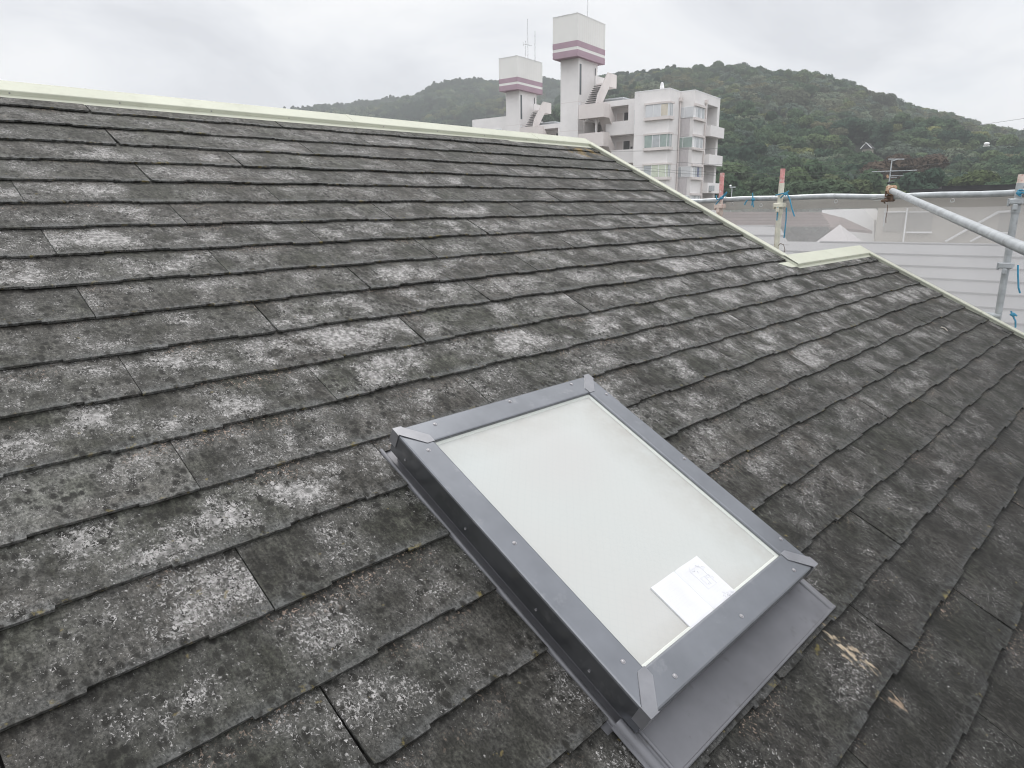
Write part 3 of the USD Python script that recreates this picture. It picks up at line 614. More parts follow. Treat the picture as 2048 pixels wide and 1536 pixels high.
# side flashing with a standing rib, and the lower apron
def strip(prof, sa, sb_):
    return rmesh(loft(np.array([(u, sa, h) for u, h in prof]), np.array([(u, sb_, h) for u, h in prof])))
bead = lambda c, w, h, b: [(c + w * math.cos(t), b + h * math.sin(t)) for t in np.linspace(math.pi, 0, 7)]
L_prof = [(.405, .000), (.452, .003)] + bead(.463, .0075, .008, .004) + [(.475, .004), (.490, .006), (.490, .002), (.405, -.004)]
part('side_flashing', strip(L_prof, -1.69, -.765), 'grey_flashing', sky, smooth=40)
R_prof = [(2 * .869 - u, h) for u, h in reversed(L_prof)]
part('side_flashing', strip(R_prof, -1.69, -.765), 'grey_flashing', sky, smooth=40)
A_prof = [(u, h + .0055) for u, h in [(.440, .0125), (.440, .0145)] + bead(.462, .012, .011, .0150) + [(.480, .0150)] + bead(.4885, .005, .005, .0152) + [(.50, .0155), (1.262, .0155)] + bead(1.270, .005, .005, .0155) + [(1.278, .0152), (1.2945, .0150), (1.2945, .0125)]]
ap = part('apron', strip(A_prof, -1.797, -1.655), 'grey_flashing', sky, smooth=40)
part('hem', rmesh(rbox(.4800, 1.2945, -1.801, -1.793, .0150, .0228, .002)), 'grey_flashing', ap)

# ------------------------------------------------------------------ notepad lying on the glass
def notepad():
    base = R3(np.array([.845, -1.57, .09]))
    t = thing('open_notepad', 'small open white notepad with a pencil sketch lying on the skylight glass', 'notepad', base)
    def sheet(h0, grow, u_a, u_b, sgn):
        def fn(u, v):
            uu = u_a + (u_b - u_a) * u; ss = -1.643 + grow + (.1495 - 2 * grow) * v
            x = np.abs(uu - .842) / .105
            hh = h0 + .0030 * np.exp(-((x - .22) / .25) ** 2) - .0028 * np.exp(-(x / .05) ** 2) + .0015 * np.clip(x - .8, 0, 1) * v
            return R3(np.stack([uu, ss, hh], -1))
        top = grid(fn, 18, 6)
        lo = grid(lambda u, v: fn(u, v) * 0 + R3(np.stack([u_a + (u_b - u_a) * u, -1.643 + grow + (.1495 - 2 * grow) * v, np.full_like(u, .0892)], -1)), 18, 6)
        n = len(top.vertices); f = [top.faces, lo.faces[:, ::-1] + n]; idx = np.arange(n).reshape(18, 6)
        rim = np.r_[idx[:, 0], idx[-1, 1:], idx[-2::-1, -1], idx[0, -2:0:-1]]
        q = np.roll(rim, -1); f += [np.c_[rim, rim + n, q + n], np.c_[rim, q + n, q]]
        return trimesh.Trimesh(np.vstack([top.vertices, lo.vertices]), np.vstack(f), process=False), fn
    lm, lf = sheet(.0925, .0, .739, .842, -1); rm, rf = sheet(.0925, .0, .8425, .9485, 1)
    part('page', lm, 'paper', t, smooth=40); rp = part('page', rm, 'paper', t, smooth=40)
    def line(f, pts, r=.00035): return tube([f(np.array(a), np.array(b)) + EN * .0004 for a, b in pts], r, 4)
    rules = [line(f, [(x, v) for x in np.linspace(.03, .97, 9)], .00022) for f in (lf, rf) for v in np.linspace(.08, .92, 17)]
    part('ruled_lines', cat_(rules), 'pencil_pale', t)
    sk = []
    for a, b, c, d in ((.35, .45, .75, .85), (.45, .52, .60, .66)):
        sk.append(line(rf, [(a, b), (c, b), (c, d), (a, d), (a, b)]))
    r = np.random.default_rng(3)
    for _ in range(16):
        x, y = r.uniform(.3, .85), r.uniform(.45, .95); sk.append(line(rf, [(x, y), (x + r.uniform(-.06, .06), y + r.uniform(-.05, .05)), (x + r.uniform(0, .08), y + r.uniform(-.04, .04))], .0003))
    for _ in range(9):
        x, y = r.uniform(.55, .9), r.uniform(.12, .3); sk.append(line(rf, [(x, y), (x + .03, y + .03), (x + .05, y - .02), (x + .08, y + .01)], .0003))
    part('pencil_sketch', cat_(sk), 'pencil', rp)
simple('house_window', (0.27, 0.255, 0.225), 0.5, var=0.06)
simple('pencil_pale', (0.76, 0.77, 0.80), 0.9)
notepad()

def twig():
    p = [at_axis(px, py, 2, 6.5) for px, py in ((1884, 655), (1890, 657), (1895, 661))]
    out = []
    for px, py in ((1882, 655), (1888, 655.5), (1892, 658.5), (1895, 662)):
        d = ray(px, py); k = ((O + EN * .016 - EYE) @ EN) / (d @ EN); out.append(EYE + d * k)
    t = thing('twig', 'small pale bent twig lying on the slates near the lower verge', 'twig', out[0])
    part('stem', tube(out, [.0035, .0045, .004, .0025], 6), 'twig_pale', t, smooth=True); part('side_shoot', tube([out[1], out[1] + np.array([.012, .02, .004])], .0022, 5), 'twig_pale', t)
simple('twig_pale', (0.42, 0.39, 0.34), 0.8)
twig()

# ------------------------------------------------------------------ scaffold beside the wing
SX = 5.80; RZ = 6.862; PR = 0.0243
sc = thing('scaffold', 'tube scaffold with a top rail, three coupled posts and a sloping brace beside the roof', 'scaffold', (SX, 0, 0))
def wob(y): return 0.006 * np.sin(y * 3.1) + 0.004 * np.sin(y * 7.7)
ys = np.linspace(2.4, -3.0, 40)
part('top_rail', tube([(SX, y, RZ + wob(y)) for y in ys], PR, 14), 'galvanised', sc, smooth=50)
posts = [(1.205, 7.112, 'faded_red_paint', 'faded_red_paint', 6.86, 'cream_pink'), (0.610, 7.120, 'faded_red_paint', 'cream_paint', 6.995, 'cream_paint'), (-1.168, 6.99, 'cream_pink', 'galvanised', 6.93, 'galvanised')]
simple('cream_pink', (0.62, 0.52, 0.46), 0.6, var=0.14, scale=20.0, stain=(30.0, 0.55, 0.66, (0.55, 0.34, 0.30)))
for y, zt_, tipm, m, zn, lowm in posts:
    x = SX - 0.052
    pp = part('post', tube([(x, y, 0), (x, y, zn)], PR, 14), lowm if lowm != 'cream_pink' else 'cream_pink', sc, smooth=50)
    part('spigot', tube([(x, y, zn), (x, y, zn + .012), (x, y, zt_ - .004), (x, y, zt_)], [PR, PR * .86, PR * .86, PR * .8], 14), tipm, pp, smooth=50)
    for zc in (6.80, 6.335, 5.87, 5.4):
        # wedge pocket collar with its wedge and lug
        part('wedge_collar', cat_([rbox(x - .040, x + .040, y - .044, y + .044, zc - .022, zc + .022, .008), rbox(x - .052, x - .036, y - .016, y + .016, zc - .062, zc - .020, .005), rbox(x - .016, x + .016, y + .040, y + .058, zc - .034, zc + .022, .004)]), lowm, pp)
    part('sleeve', tube([(x, y, 6.72), (x, y, 6.765)], PR + .006, 14), lowm, pp, smooth=50)
    part('rail_clamp', cat_([tube([(SX, y - .028, RZ), (SX, y + .028, RZ)], PR + .006, 14), rbox(SX - .060, SX - .01, y - .02, y + .02, RZ - .045, RZ - .026, .005)]), 'galvanised', pp, smooth=50)
part('ledger_stub', tube([(SX - .06, -1.19, 5.955), (SX - .06, -0.86, 5.955)], .021, 14), 'galvanised', sc, smooth=50)
br0 = np.array([SX - .03, -.30, 6.905]); br1 = np.array([3.05, -1.645, 6.604]); dbr = br1 - br0
part('sloping_brace', tube([br0 - dbr * .012, br0 + dbr * .5, br0 + dbr * 1.7], PR, 16), 'galvanised', sc, smooth=50)
cl = part('swivel_clamp', cat_([tube([br0 - dbr * .006, br0 + dbr * .022], PR + .009, 14), rbox(SX - .055, SX + .02, -.335, -.265, 6.875, 6.945, .012)]), 'rust', sc, smooth=40)
part('clamp_bolt', cat_([tube([(SX - .06, -.275, 6.80), (SX - .06, -.275, 6.90)], .007, 8), rbox(SX - .085, SX - .035, -.30, -.25, 6.812, 6.835, .006), rbox(SX - .05, SX + .04, -.325, -.275, 6.815, 6.87, .01)]), 'dark_rust', cl)
part('binding_wire', tube([(SX - .07, -.285, 6.85), (SX - .075, -.22, 6.845), (SX - .08, -.17, 6.838), (SX - .08, -.21, 6.822), (SX - .075, -.26, 6.835), (SX - .085, -.30, 6.80), (SX - .08, -.31, 6.79)], .0022, 5), 'pale_wire', sc)
part('binding_wire', tube([(SX - .05, -.295, 6.80), (SX - .055, -.30, 6.74), (SX - .05, -.295, 6.68), (SX - .052, -.30, 6.645)], .0028, 5), 'dark_rust', sc)
part('binding_wire', tube([(SX - .07, .585, 6.44), (SX - .09, .56, 6.46), (SX - .085, .53, 6.45), (SX - .08, .515, 6.40), (SX - .08, .53, 6.36)], .003, 5), 'dark_rust', sc)

# netting hung on the rail
net = thing('safety_netting', 'pale translucent netting sheet hanging from the scaffold rail', 'netting', (SX + .05, 0, 4.6))
def netp(u, v):
    y = 2.4 - 5.6 * u; z = (RZ - .012) - 2.2 * v
    cr = np.abs(((y * .8 + z * 1.1) * 1.3) % 1.0 - .5) + np.abs(((y * .9 - z * .8) * 1.1) % 1.0 - .5)
    x = SX + .050 + .016 * np.sin(y * 5.2 + 1.0 * v) * v + .010 * np.sin(y * 2.1 + 3 * v) + .05 * v * meshkit.fbm(np.stack([y * 3, z * 3, 0 * y], -1), 4, 4) + .035 * v + .05 * v * cr
    return np.stack([x, y, z], -1)
part('sheet', grid(netp, 260, 90), 'netting', net, smooth=True)
def hemp(u, v):
    y = 2.4 - 5.6 * u; z = (RZ - .010) - .085 * v + .004 * np.sin(y * 9)
    return np.stack([SX + .038 + .004 * np.sin(y * 5), y, z], -1)
part('hem', grid(hemp, 120, 3), 'netting_hem', net, smooth=True)
for px, py in ((1672, 403), (1905, 401), (1522, 411), (1465, 408)):
    p = at_axis(px, py, 0, SX + .03); e = trimesh.creation.torus(.013, .004, 16, 6); e.apply_transform(trimesh.geometry.align_vectors((0, 0, 1), (1, 0, 0))); e.apply_translation(p); part('eyelet', e, 'white_trim', net)

# blue cords tying the netting
def cord(label, strands, knot=None):
    pts = [[at_axis(px, py, 0, SX - .085 - .004 * (i % 3)) for i, (px, py) in enumerate(s)] for s in strands]
    t = thing('blue_cord', label, 'cord', pts[0][0], group='blue cords tying the netting to the scaffold')
    for s in pts:
        q = np.array(s)
        if len(q) > 2:
            tt = np.linspace(0, 1, len(q)); ts = np.linspace(0, 1, 4 * len(q)); q = np.c_[[np.interp(ts, tt, q[:, k]) for k in range(3)]].T
        part('strand', tube(q, .0062, 6), 'blue_cord', t, smooth=60)
    if knot:
        k = trimesh.creation.icosphere(2, .016); k.apply_scale((.7, 1.2, .9)); k.vertices += .004 * (meshkit.noise(k.vertices * 90, 2)[:, None] - .5); k.apply_translation(at_axis(*knot, 0, SX - .09)); part('knot', k, 'blue_cord', t, smooth=60)
cord('blue cord knotted in a bow round the red topped post nearest the flats', [[(1432, 391), (1434, 399), (1441, 397), (1446, 394)], [(1431, 410), (1438, 401), (1446, 392), (1454, 384)], [(1446, 395), (1452, 388), (1453, 386)]], (1443, 396))
cord('short blue cord tied round the rail midway between the two tall posts', [[(1505, 386), (1505.5, 393), (1506, 400)], [(1506, 400), (1506, 408), (1507, 414)], [(1495, 400), (1491, 405), (1489, 410)], [(1505, 400), (1504, 408), (1503, 411)]], (1506, 399))
cord('blue cord tied round the cream post with one long hanging end', [[(1551, 391), (1560, 388), (1571, 386), (1578, 382)], [(1561, 396), (1568, 389), (1575, 385)], [(1574, 387), (1580, 400), (1584, 418), (1589, 433)], [(1556, 412), (1555, 425), (1553.5, 441)], [(1573, 415), (1572, 440), (1570, 458), (1568, 476)]], (1571, 388))
cord('blue cord wrapped on the rail end at the right hand post', [[(2035, 382), (2040, 380), (2048, 381)], [(2036, 386), (2041, 384), (2048, 386)], [(2034, 384), (2036, 389), (2042, 392)]], (2038, 386))
cord('long blue cord hanging low along the right hand post', [[(2036, 530), (2036, 550), (2037, 575), (2040, 586)], [(2022, 622), (2026, 632), (2031, 642), (2031, 655)], [(2020, 630), (2027, 626), (2034, 632)]], (2026, 629))

# ------------------------------------------------------------------ neighbouring roofs behind the netting
def rot_z(deg): 
    t = math.radians(deg); return np.array([[math.cos(t), -math.sin(t), 0], [math.sin(t), math.cos(t), 0], [0, 0, 1]])
def near_neighbour():
    t = thing('neighbour_house', 'pale grey neighbouring house roof with level seams behind the netting', 'house', (11.0, -1, 0))
    th = rot_z(4)
    def roof(y0, y1, ridge, pitch, rows, hip0=0, tilt=0, w=.30):
        """courses lap downhill toward -x from the ridge point"""
        c, s_ = math.cos(pitch), math.sin(pitch)
        for k in range(rows):
            a, b = k * w, (k + 1) * w + .02
            up = hip0 * a
            P = lambda q, y, h: ridge + th @ np.array([-q * c - h * s_, y, -q * s_ + h * c])
            ya, yb = y1 + hip0 * a, y1 + hip0 * b
            top = np.array([P(a, y0, .0), P(a, ya, .0), P(b, yb, .028), P(b, y0, .028)])
            part('roof_course', loft(top, top - np.array([0, 0, .03])), 'grey_roof', t)
    r1 = at_depth(1640, 484, 11.6)
    roof(2.6, -8.0, r1 + th @ np.array([0, -.4, 0]), math.radians(31), 11)
    # ridge roll
    part('ridge_cap', tube([r1 + th @ np.array([0, 0, .0]), r1 + th @ np.array([0, -8.4, .0])], .022, 8), 'grey_roof', t)
    r2 = at_depth(1560, 453, 12.4)
    roof(3.2, 0.0, r2, math.radians(31), 12, hip0=-.62)
    part('ridge_cap', tube([r2 + np.array([0, 3.2, .0]), r2 + np.array([0, 0, .0])], .022, 8), 'grey_roof', t)
    g = at_depth(1680, 449, 11.9)                     # little hipped roof vent
    m = trimesh.Trimesh(np.array([g, g + [-.34, .26, -.30], g + [-.30, -.30, -.30], g + [.3, -.3, -.3], g + [.3, .3, -.3]]), [[0, 1, 2], [0, 2, 3], [0, 3, 4], [0, 4, 1]], process=False)
    part('roof_vent', m, 'ribbed_panel', t)
    part('wall', bx(8.6, 14.5, -8.6, 4.2, 0, 4.3), 'white_wall', t)
near_neighbour()

def beige_house():
    D = 21.0
    a, b = at_depth(1748, 486, D), at_depth(2075, 486, 19.0); zt = at_depth(1900, 389, 20)[2]
    t = thing('beige_house', 'beige walled house with a dark roof edge behind the netting on the right', 'house', (*(a[:2]), 0))
    e = (b - a) / np.linalg.norm((b - a)[:2]); e[2] = 0; n = np.array([e[1], -e[0], 0]); n = n if n[0] > 0 else -n
    def slab(p0, p1, z0, z1, dep, off=0.0):
        q = np.array([p0 + n * off, p1 + n * off, p1 + n * (off + dep), p0 + n * (off + dep)]); A, B = q.copy(), q.copy(); A[:, 2] = z0; B[:, 2] = z1; return loft(A, B)
    part('wall', slab(a, b + e * 4, 0, zt, 7.0), 'beige_wall', t)
    part('roof', cat_([slab(a + e * .8, b + e * 4.4, zt - .02, zt + .16, 7.8, -.45), slab(a + e * 1.6, b + e * 4.2, zt + .16, zt + .24, 7.0, -.1)]), 'charcoal_roof', t)
    P = lambda px, py: at_depth(px, py, 20.0)
    def on(px): d = ray(px, 450); M = np.c_[e[:2], -d[:2]]; k = np.linalg.solve(M, EYE[:2] - a[:2]); return a + e * k[0]
    def z(px, py): q = on(px); dd = ray(px, py); k = np.linalg.norm((q - EYE)[:2]) / np.linalg.norm(dd[:2]); return EYE[2] + dd[2] * k
    def panel(nm, x0, x1, y0, y1, mat, off, dep): part(nm, slab(on(x0), on(x1), z(x0, y1), z(x0, y0), dep, off), mat, t)
    for x0, x1 in ((1767, 1806), (1815, 1864)):
        panel('window', x0, x1, 425, 463, 'house_window', -.03, .04); panel('window_trim', x0 - 2, x1 + 2, 423, 425, 'white_trim', -.06, .06)
    panel('window_sill', 1813, 1866, 463, 466, 'white_trim', -.08, .08)
    panel('downpipe', 1809, 1812, 416, 484, 'white_trim', -.12, .07)
    pts = [(1895, 483), (1992, 424), (2025, 422)]; q = [on(px) - n * .09 + np.array([0, 0, z(px, py)]) * [0, 0, 1] for px, py in pts]
    for k, (px, py) in enumerate(pts): q[k][2] = z(px, py)
    part('sloping_handrail', tube(q, .035, 8), 'white_trim', t)
    pts = [(1945, 483), (1975, 466), (2024, 466)]; q = [on(px) - n * .09 for px, py in pts]
    for k, (px, py) in enumerate(pts): q[k][2] = z(px, py)
    part('sloping_handrail', tube(q, .03, 8), 'white_trim', t)
    panel('dark_panel', 1996, 2024, 426, 464, 'house_window', -.02, .03)
beige_house()

def white_house():
    t = thing('white_house', 'white gabled house with a brown tiled roof behind the netting', 'house', (17, 3, 0))
    g = [at_depth(px, py, 23.0) for px, py in ((1644, 420), (1728, 418), (1748, 440), (1748, 485), (1700, 485), (1644, 425))]
    d = np.array([2.8, .5, 0])
    part('gable_wall', loft(np.array(g), np.array(g) + d), 'white_wall', t)
    r = [at_depth(1440, 424, 22.5), at_depth(1640, 424, 22.0), at_depth(1660, 452, 21.0), at_depth(1440, 452, 21.5)]
    r = np.array(r)
    for k in range(9):
        f0, f1 = k / 9, (k + 1) / 9 + .02
        q = np.array([r[0] + (r[3] - r[0]) * f0, r[1] + (r[2] - r[1]) * f0, r[1] + (r[2] - r[1]) * f1 + [0, 0, .05], r[0] + (r[3] - r[0]) * f1 + [0, 0, .05]])
        part('roof_course', loft(q, q - [0, 0, .06]), 'brown_roof', t)
    part('wall', bx(19.5, 23, 6, 11, 0, 5.3), 'white_wall', t)
    hip = np.array([at_depth(1640, 424, 21.9), at_depth(1688, 436, 21.4), at_depth(1745, 462, 21.0), at_depth(1660, 454, 20.9)])
    part('hip_slope', loft(hip, hip - [0, 0, .08]), 'brown_roof', t)
white_house()

# aerials on the roofs
def aerial(label, foot, mast_top, elements, D, r, parts=()):
    b = at_depth(*foot, D); t = thing('tv_aerial', label, 'aerial', b)
    part('mast', tube([b - np.array([0, 0, 1.2]), at_depth(*mast_top, D)], r, 8), 'galvanised', t)
    for k, (a, c, rr) in enumerate(elements):
        part('element', tube([at_depth(*a, D - .05), at_depth(*c, D + .05)], rr, 6), 'galvanised', t)
    for nm, (a, c), mat, rr in parts: part(nm, tube([at_depth(*a, D - .1), at_depth(*c, D - .1)], rr, 8), mat, t)
aerial('roof aerial with long crossbars standing behind the rusty scaffold clamp', (1777, 366), (1784, 320), [((1777, 318.5), (1808, 318.5), .016), ((1744, 343.5), (1833, 340.5), .014), ((1781, 352), (1807, 351.5), .012), ((1782, 355.5), (1793, 355), .012)], 19.0, .016,
       [('bracket', ((1785, 322), (1795, 319)), 'galvanised', .01), ('junction_box', ((1774, 350), (1776, 356)), 'rust', .03), ('mounting', ((1775, 366), (1788, 364)), 'dark_painted_metal', .03)])
aerial('small roof aerial just right of the red topped post', (1463, 396), (1464, 375), [((1460, 375), (1471, 374.5), .03), ((1461, 371), (1462, 376), .05)], 30.0, .02)

# ------------------------------------------------------------------ flats with water towers
TH = math.radians(9.0); E1 = np.array([math.cos(TH), math.sin(TH), 0]); E2 = np.array([-math.sin(TH), math.cos(TH), 0]); B0 = np.array([59.99, 36.52, 0.0]); ZT = 18.06
def to_world(m, da=0, db=0):
    m = m.copy(); v = m.vertices; m.vertices = B0 + (v[:, :1] + da) * E1 + (v[:, 1:2] + db) * E2 + v[:, 2:] * np.array([0, 0, 1.0]); return m
def man(m): return m3.Manifold(m3.Mesh(np.asarray(m.vertices, np.float32), np.asarray(m.faces, np.uint32)))
def tri(M):
    q = M.to_mesh(); return trimesh.Trimesh(q.vert_properties[:, :3], q.tri_verts, process=False)
def prism(poly, h0, h1, axis='b'):
    """polygon of (a, z) points swept from b=h0 to h1 (axis b), or (b, z) swept along a"""
    if axis == 'b': A = np.array([(p, h0, z) for p, z in poly]); Bq = np.array([(p, h1, z) for p, z in poly])
    else: A = np.array([(h0, p, z) for p, z in poly]); Bq = np.array([(h1, p, z) for p, z in poly])
    m = loft(A, Bq); m.fix_normals(); return m
FLOOR = 2.85
def flats(da, db, label, block, leftwing):
    t = thing('apartment_building', label, 'apartment block', B0 + da * E1 + db * E2)
    P = lambda nm, m, mat, par=None, **k: part(nm, to_world(m, da, db), mat, par or t, **k)
    # water tower: shaft, tank box with painted bands
    ta, tb = -0.9, 9.9
    sa0, sa1, sb0, sb1 = ta + .95, ta + 5.0, tb + .42, tb + 2.62
    P('tower_shaft', bx(sa0, sa1, sb0, sb1, 0, 22.2), 'plaster')
    zb = 22.12
    P('tank_housing', bx(ta, ta + 5.85, tb, tb + 3.0, zb + 1.48, 26.1), 'tower_panel')
    P('tank_band', bx(ta - .012, ta + 5.862, tb - .012, tb + 3.012, zb, zb + .63), 'mauve_paint')
    P('tank_stripe', bx(ta, ta + 5.85, tb, tb + 3.0, zb + .63, zb + .92), 'tower_panel')
    P('tank_band', bx(ta - .012, ta + 5.862, tb - .012, tb + 3.012, zb + .92, zb + 1.48), 'mauve_paint')
    P('tank_roof', bx(ta - .03, ta + 5.88, tb - .03, tb + 3.03, 26.1, 26.16), 'white_trim')
    for k in range(12): P('cladding_joint', bx(ta + .45 + k * .45, ta + .465 + k * .45, tb - .006, tb - .001, zb + 1.5, 26.08), 'plaster_shade')
    for z0, z1 in ((19.0, 21.2), (17.2, 18.6)):
        pass
    P('slit_window', bx(sa0 + .25, sa0 + .6, sb0 - .02, sb0 + .05, 18.6, 21.6), 'window_dark')
    P('wall_lamp', bx(sa0 + .12, sa0 + .36, sb0 - .12, sb0 - .005, 16.9, 17.8), 'white_trim')
    P('ladder_pipe', tube([(sa1 - .55, sb0 - .06, 21.6), (sa1 - .55, sb0 - .06, 17.4)], .05, 6), 'window_dark')
    P('lightning_rod', tube([(ta + 4.6, tb + 1.5, 26.1), (ta + 4.6, tb + 1.5, 31.5)], .035, 6), 'pale_wire')
    P('shaft_joint', bx(sa0 - .008, sa1 + .008, sb0 - .008, sb1, 17.86, 17.90), 'plaster_shade'); P('shaft_joint', bx(sa0 - .008, sa1 + .008, sb0 - .008, sb1, 15.0, 15.04), 'plaster_shade')
    # access corridors between tower and block
    ca = 1.2
    core = man(bx(ca, 9.0, 3.2, 10.6, 0, ZT - .35))
    for k in range(5):
        zf = 14.55 - k * FLOOR
        core = core - man(bx(ca - .5, ca + 1.5, 5.0 if k == 0 else 4.05, 10.0, zf + 1.12 + (.0), zf + 2.62))
        core = core - man(bx(ca - .5, ca + 3.5, 7.6, 10.2, zf - 1.2, zf + 1.4))
    P('corridor_wing', tri(core), 'plaster')
    for k in range(4):
        zf = 14.55 - k * FLOOR
        for j, b_ in enumerate((5.5, 6.35, 7.6)):
            P('flat_door', bx(ca + 1.46, ca + 1.52, b_, b_ + .7, zf + .05, zf + 2.1), 'plaster_shade' if j else 'interior_dark')
        P('meter_box', bx(ca + 1.42, ca + 1.5, 5.15, 5.35, zf + 1.3, zf + 1.5), 'interior_dark')
        if k: P('corridor_post', bx(ca - .06, ca + .06, 3.95, 4.08, zf + .9, zf + 2.7), 'white_trim')
    P('side_window', bx(ca - .03, ca + .05, 3.75, 4.3, 15.1, 16.6), 'curtain_grey')
    P('roof_hatch', cat_([bx(ca + 1, ca + 3, 6.2, 8.6, ZT - .35, ZT - .05), bx(ca + .9, ca + 3.1, 6.1, 8.7, ZT - .05, ZT + .08)]), 'curtain_grey')
    # open stair: half landings with parapets, flights running back to the corridors
    for k in range(4):
        zl = 16.02 - k * FLOOR
        la, lb0, lb1 = -.55, 6.9, 9.9
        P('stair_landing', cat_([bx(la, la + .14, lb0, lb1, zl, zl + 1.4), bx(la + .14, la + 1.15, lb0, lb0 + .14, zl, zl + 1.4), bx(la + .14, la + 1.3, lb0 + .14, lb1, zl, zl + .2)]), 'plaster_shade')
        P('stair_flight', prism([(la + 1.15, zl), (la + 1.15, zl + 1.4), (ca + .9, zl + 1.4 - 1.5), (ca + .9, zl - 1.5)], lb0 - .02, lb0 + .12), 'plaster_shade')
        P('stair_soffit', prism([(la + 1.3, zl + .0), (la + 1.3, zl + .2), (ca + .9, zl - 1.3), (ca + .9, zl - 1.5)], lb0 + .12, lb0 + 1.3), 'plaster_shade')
        P('stair_lamp', bx(la + .4, la + .9, lb1 - .9, lb1 - .7, zl - .14, zl - .01), 'white_trim')
        P('stair_wall', bx(.35, .5, lb0 + 1.3, lb0 + 1.5, zl - 2.6, zl), 'plaster')
    zl = 17.42
    P('roof_flight', prism([(-.1, zl - .1), (.35, zl + 1.0), (2.4, zl + 3.35), (4.3, zl + 3.35), (4.3, zl + 2.0), (2.75, zl + 2.0), (1.0, zl - .1)], 8.05, 8.2), 'plaster_shade')
    P('roof_flight', prism([(0.3, zl - .1), (2.5, zl + 2.4), (4.3, zl + 2.4), (4.3, zl + 2.0), (2.75, zl + 2.0), (1.0, zl - .1)], 8.2, 9.6), 'plaster_shade')
    P('roof_flight', prism([(2.3, zl + 2.2), (2.3, zl + 3.2), (4.3, zl + 3.2), (4.3, zl + 2.2)], 9.5, 9.62), 'plaster')
    for k in range(9): P('step', bx(.1 + k * .22, .32 + k * .22, 8.22, 9.5, zl + .15 + k * .24, zl + .2 + k * .24), 'interior_dark')
    if block:
        body = man(bx(0, 12, 0, 3.7, 0, ZT)) + man(bx(2.7, 9.85, -1.5, .5, 0, ZT - .001)); cur = ['curtain_white', 'curtain_green', 'curtain_lime', 'curtain_grey', 'curtain_white']
        for k in range(5):
            zf = 14.95 - k * FLOOR
            body = body - man(bx(6.2, 9.2, -2.0, -.4, zf + .1, zf + 2.2))                  # balcony recess
        P('flat_block', tri(body), 'plaster')
        P('parapet_line', cat_([bx(-.02, 12, 3.7, 3.72, ZT - .5, ZT + .05), bx(-.02, 0.0, 0, 3.72, ZT - .02, ZT + .05), bx(-.02, 2.72, -.02, 0, ZT - .02, ZT + .05), bx(2.68, 2.7, -1.52, 0, ZT - .02, ZT + .05), bx(2.68, 9.87, -1.52, -1.5, ZT - .02, ZT + .05)]), 'white_trim')
        wz = 15.55
        for k in range(5):
            z0 = wz - k * FLOOR; z1 = z0 + 1.05
            # corner bay of the left volume
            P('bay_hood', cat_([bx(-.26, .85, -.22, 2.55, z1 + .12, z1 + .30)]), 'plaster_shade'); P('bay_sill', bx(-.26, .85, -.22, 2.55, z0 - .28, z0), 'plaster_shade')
            w = P('bay_window', bx(-.20, .55, -.16, 2.40, z0, z1 + .12), cur[k])
            pans = [(1.58, 2.36), (.78, 1.54), (.02, .74)]
            pm = {0: ['curtain_white', 'curtain_white', 'curtain_ochre'], 1: ['curtain_green', 'curtain_grey', 'curtain_green'], 2: ['curtain_grey', 'curtain_lime', 'curtain_lime']}.get(k, ['curtain_grey'] * 3)
            for (b0, b1), mt in zip(pans, pm): P('pane', bx(-.215, -.2, b0, b1, z0 + .05, z1 + .06), mt, w)
            for b0 in (1.54, .74, -.02): P('mullion', bx(-.235, -.2, b0, b0 + .05, z0, z1 + .12), 'white_trim', w)
            P('pane', bx(-.1, .45, -.175, -.16, z0 + .05, z1 + .06), 'curtain_grey', w); P('mullion', bx(.12, .17, -.195, -.16, z0, z1 + .12), 'white_trim', w)
            # second volume: strip window round its corner with ribbed panel below
            w = P('strip_window', bx(2.62, 5.2, -1.60, -.08, z0, z1), 'white_trim')
            mts = [['curtain_white', 'curtain_white'], ['curtain_green', 'curtain_green'], ['curtain_grey', 'curtain_white'], ['curtain_grey', 'curtain_white'], ['curtain_grey'] * 2][k]
            P('pane', bx(2.60, 2.62, -.45, -.12, z0 + .05, z1 - .05), mts[0], w); P('pane', bx(2.60, 2.62, -1.45, -.52, z0 + .05, z1 - .05), mts[1], w)
            for j in range(4): P('pane', bx(2.9 + j * .56, 3.38 + j * .56, -1.62, -1.60, z0 + .05, z1 - .05), ['curtain_white', 'curtain_grey', 'curtain_blue' if k == 2 else 'curtain_white', 'curtain_grey'][j], w)
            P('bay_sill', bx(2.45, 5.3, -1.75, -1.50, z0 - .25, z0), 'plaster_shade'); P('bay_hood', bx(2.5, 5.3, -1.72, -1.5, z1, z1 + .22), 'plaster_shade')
            rp = P('ribbed_panel', bx(2.66, 2.69, -1.1, -.05, z0 - 1.75, z0 - .02), 'ribbed_panel')
            for j in range(7): P('rib', bx(2.64, 2.66, -1.06 + j * .15, -1.02 + j * .15, z0 - 1.75, z0 - .02), 'ribbed_panel', rp)
            # balcony front and glazing
            zf = 14.95 - k * FLOOR
            bc = P('balcony', cat_([bx(5.9, 9.95, -2.1, -1.98, zf - .95, zf + .10), bx(5.9, 6.02, -1.98, -1.5, zf - .95, zf + .10), bx(9.83, 9.95, -1.98, -1.5, zf - .95, zf + .10), bx(6.02, 9.83, -1.98, -1.5, zf - .95, zf - .80)]), 'plaster')
            for j, mt in enumerate(('curtain_grey', 'curtain_white', 'window_dark')): P('balcony_window', bx(6.5 + j * .85, 7.3 + j * .85, -.45, -.40, zf + .12, zf + 2.0), mt, bc)
            if k == 2: P('cooling_unit', bx(6.3, 7.0, -2.45, -2.11, zf - .75, zf - .2), 'curtain_grey', bc)
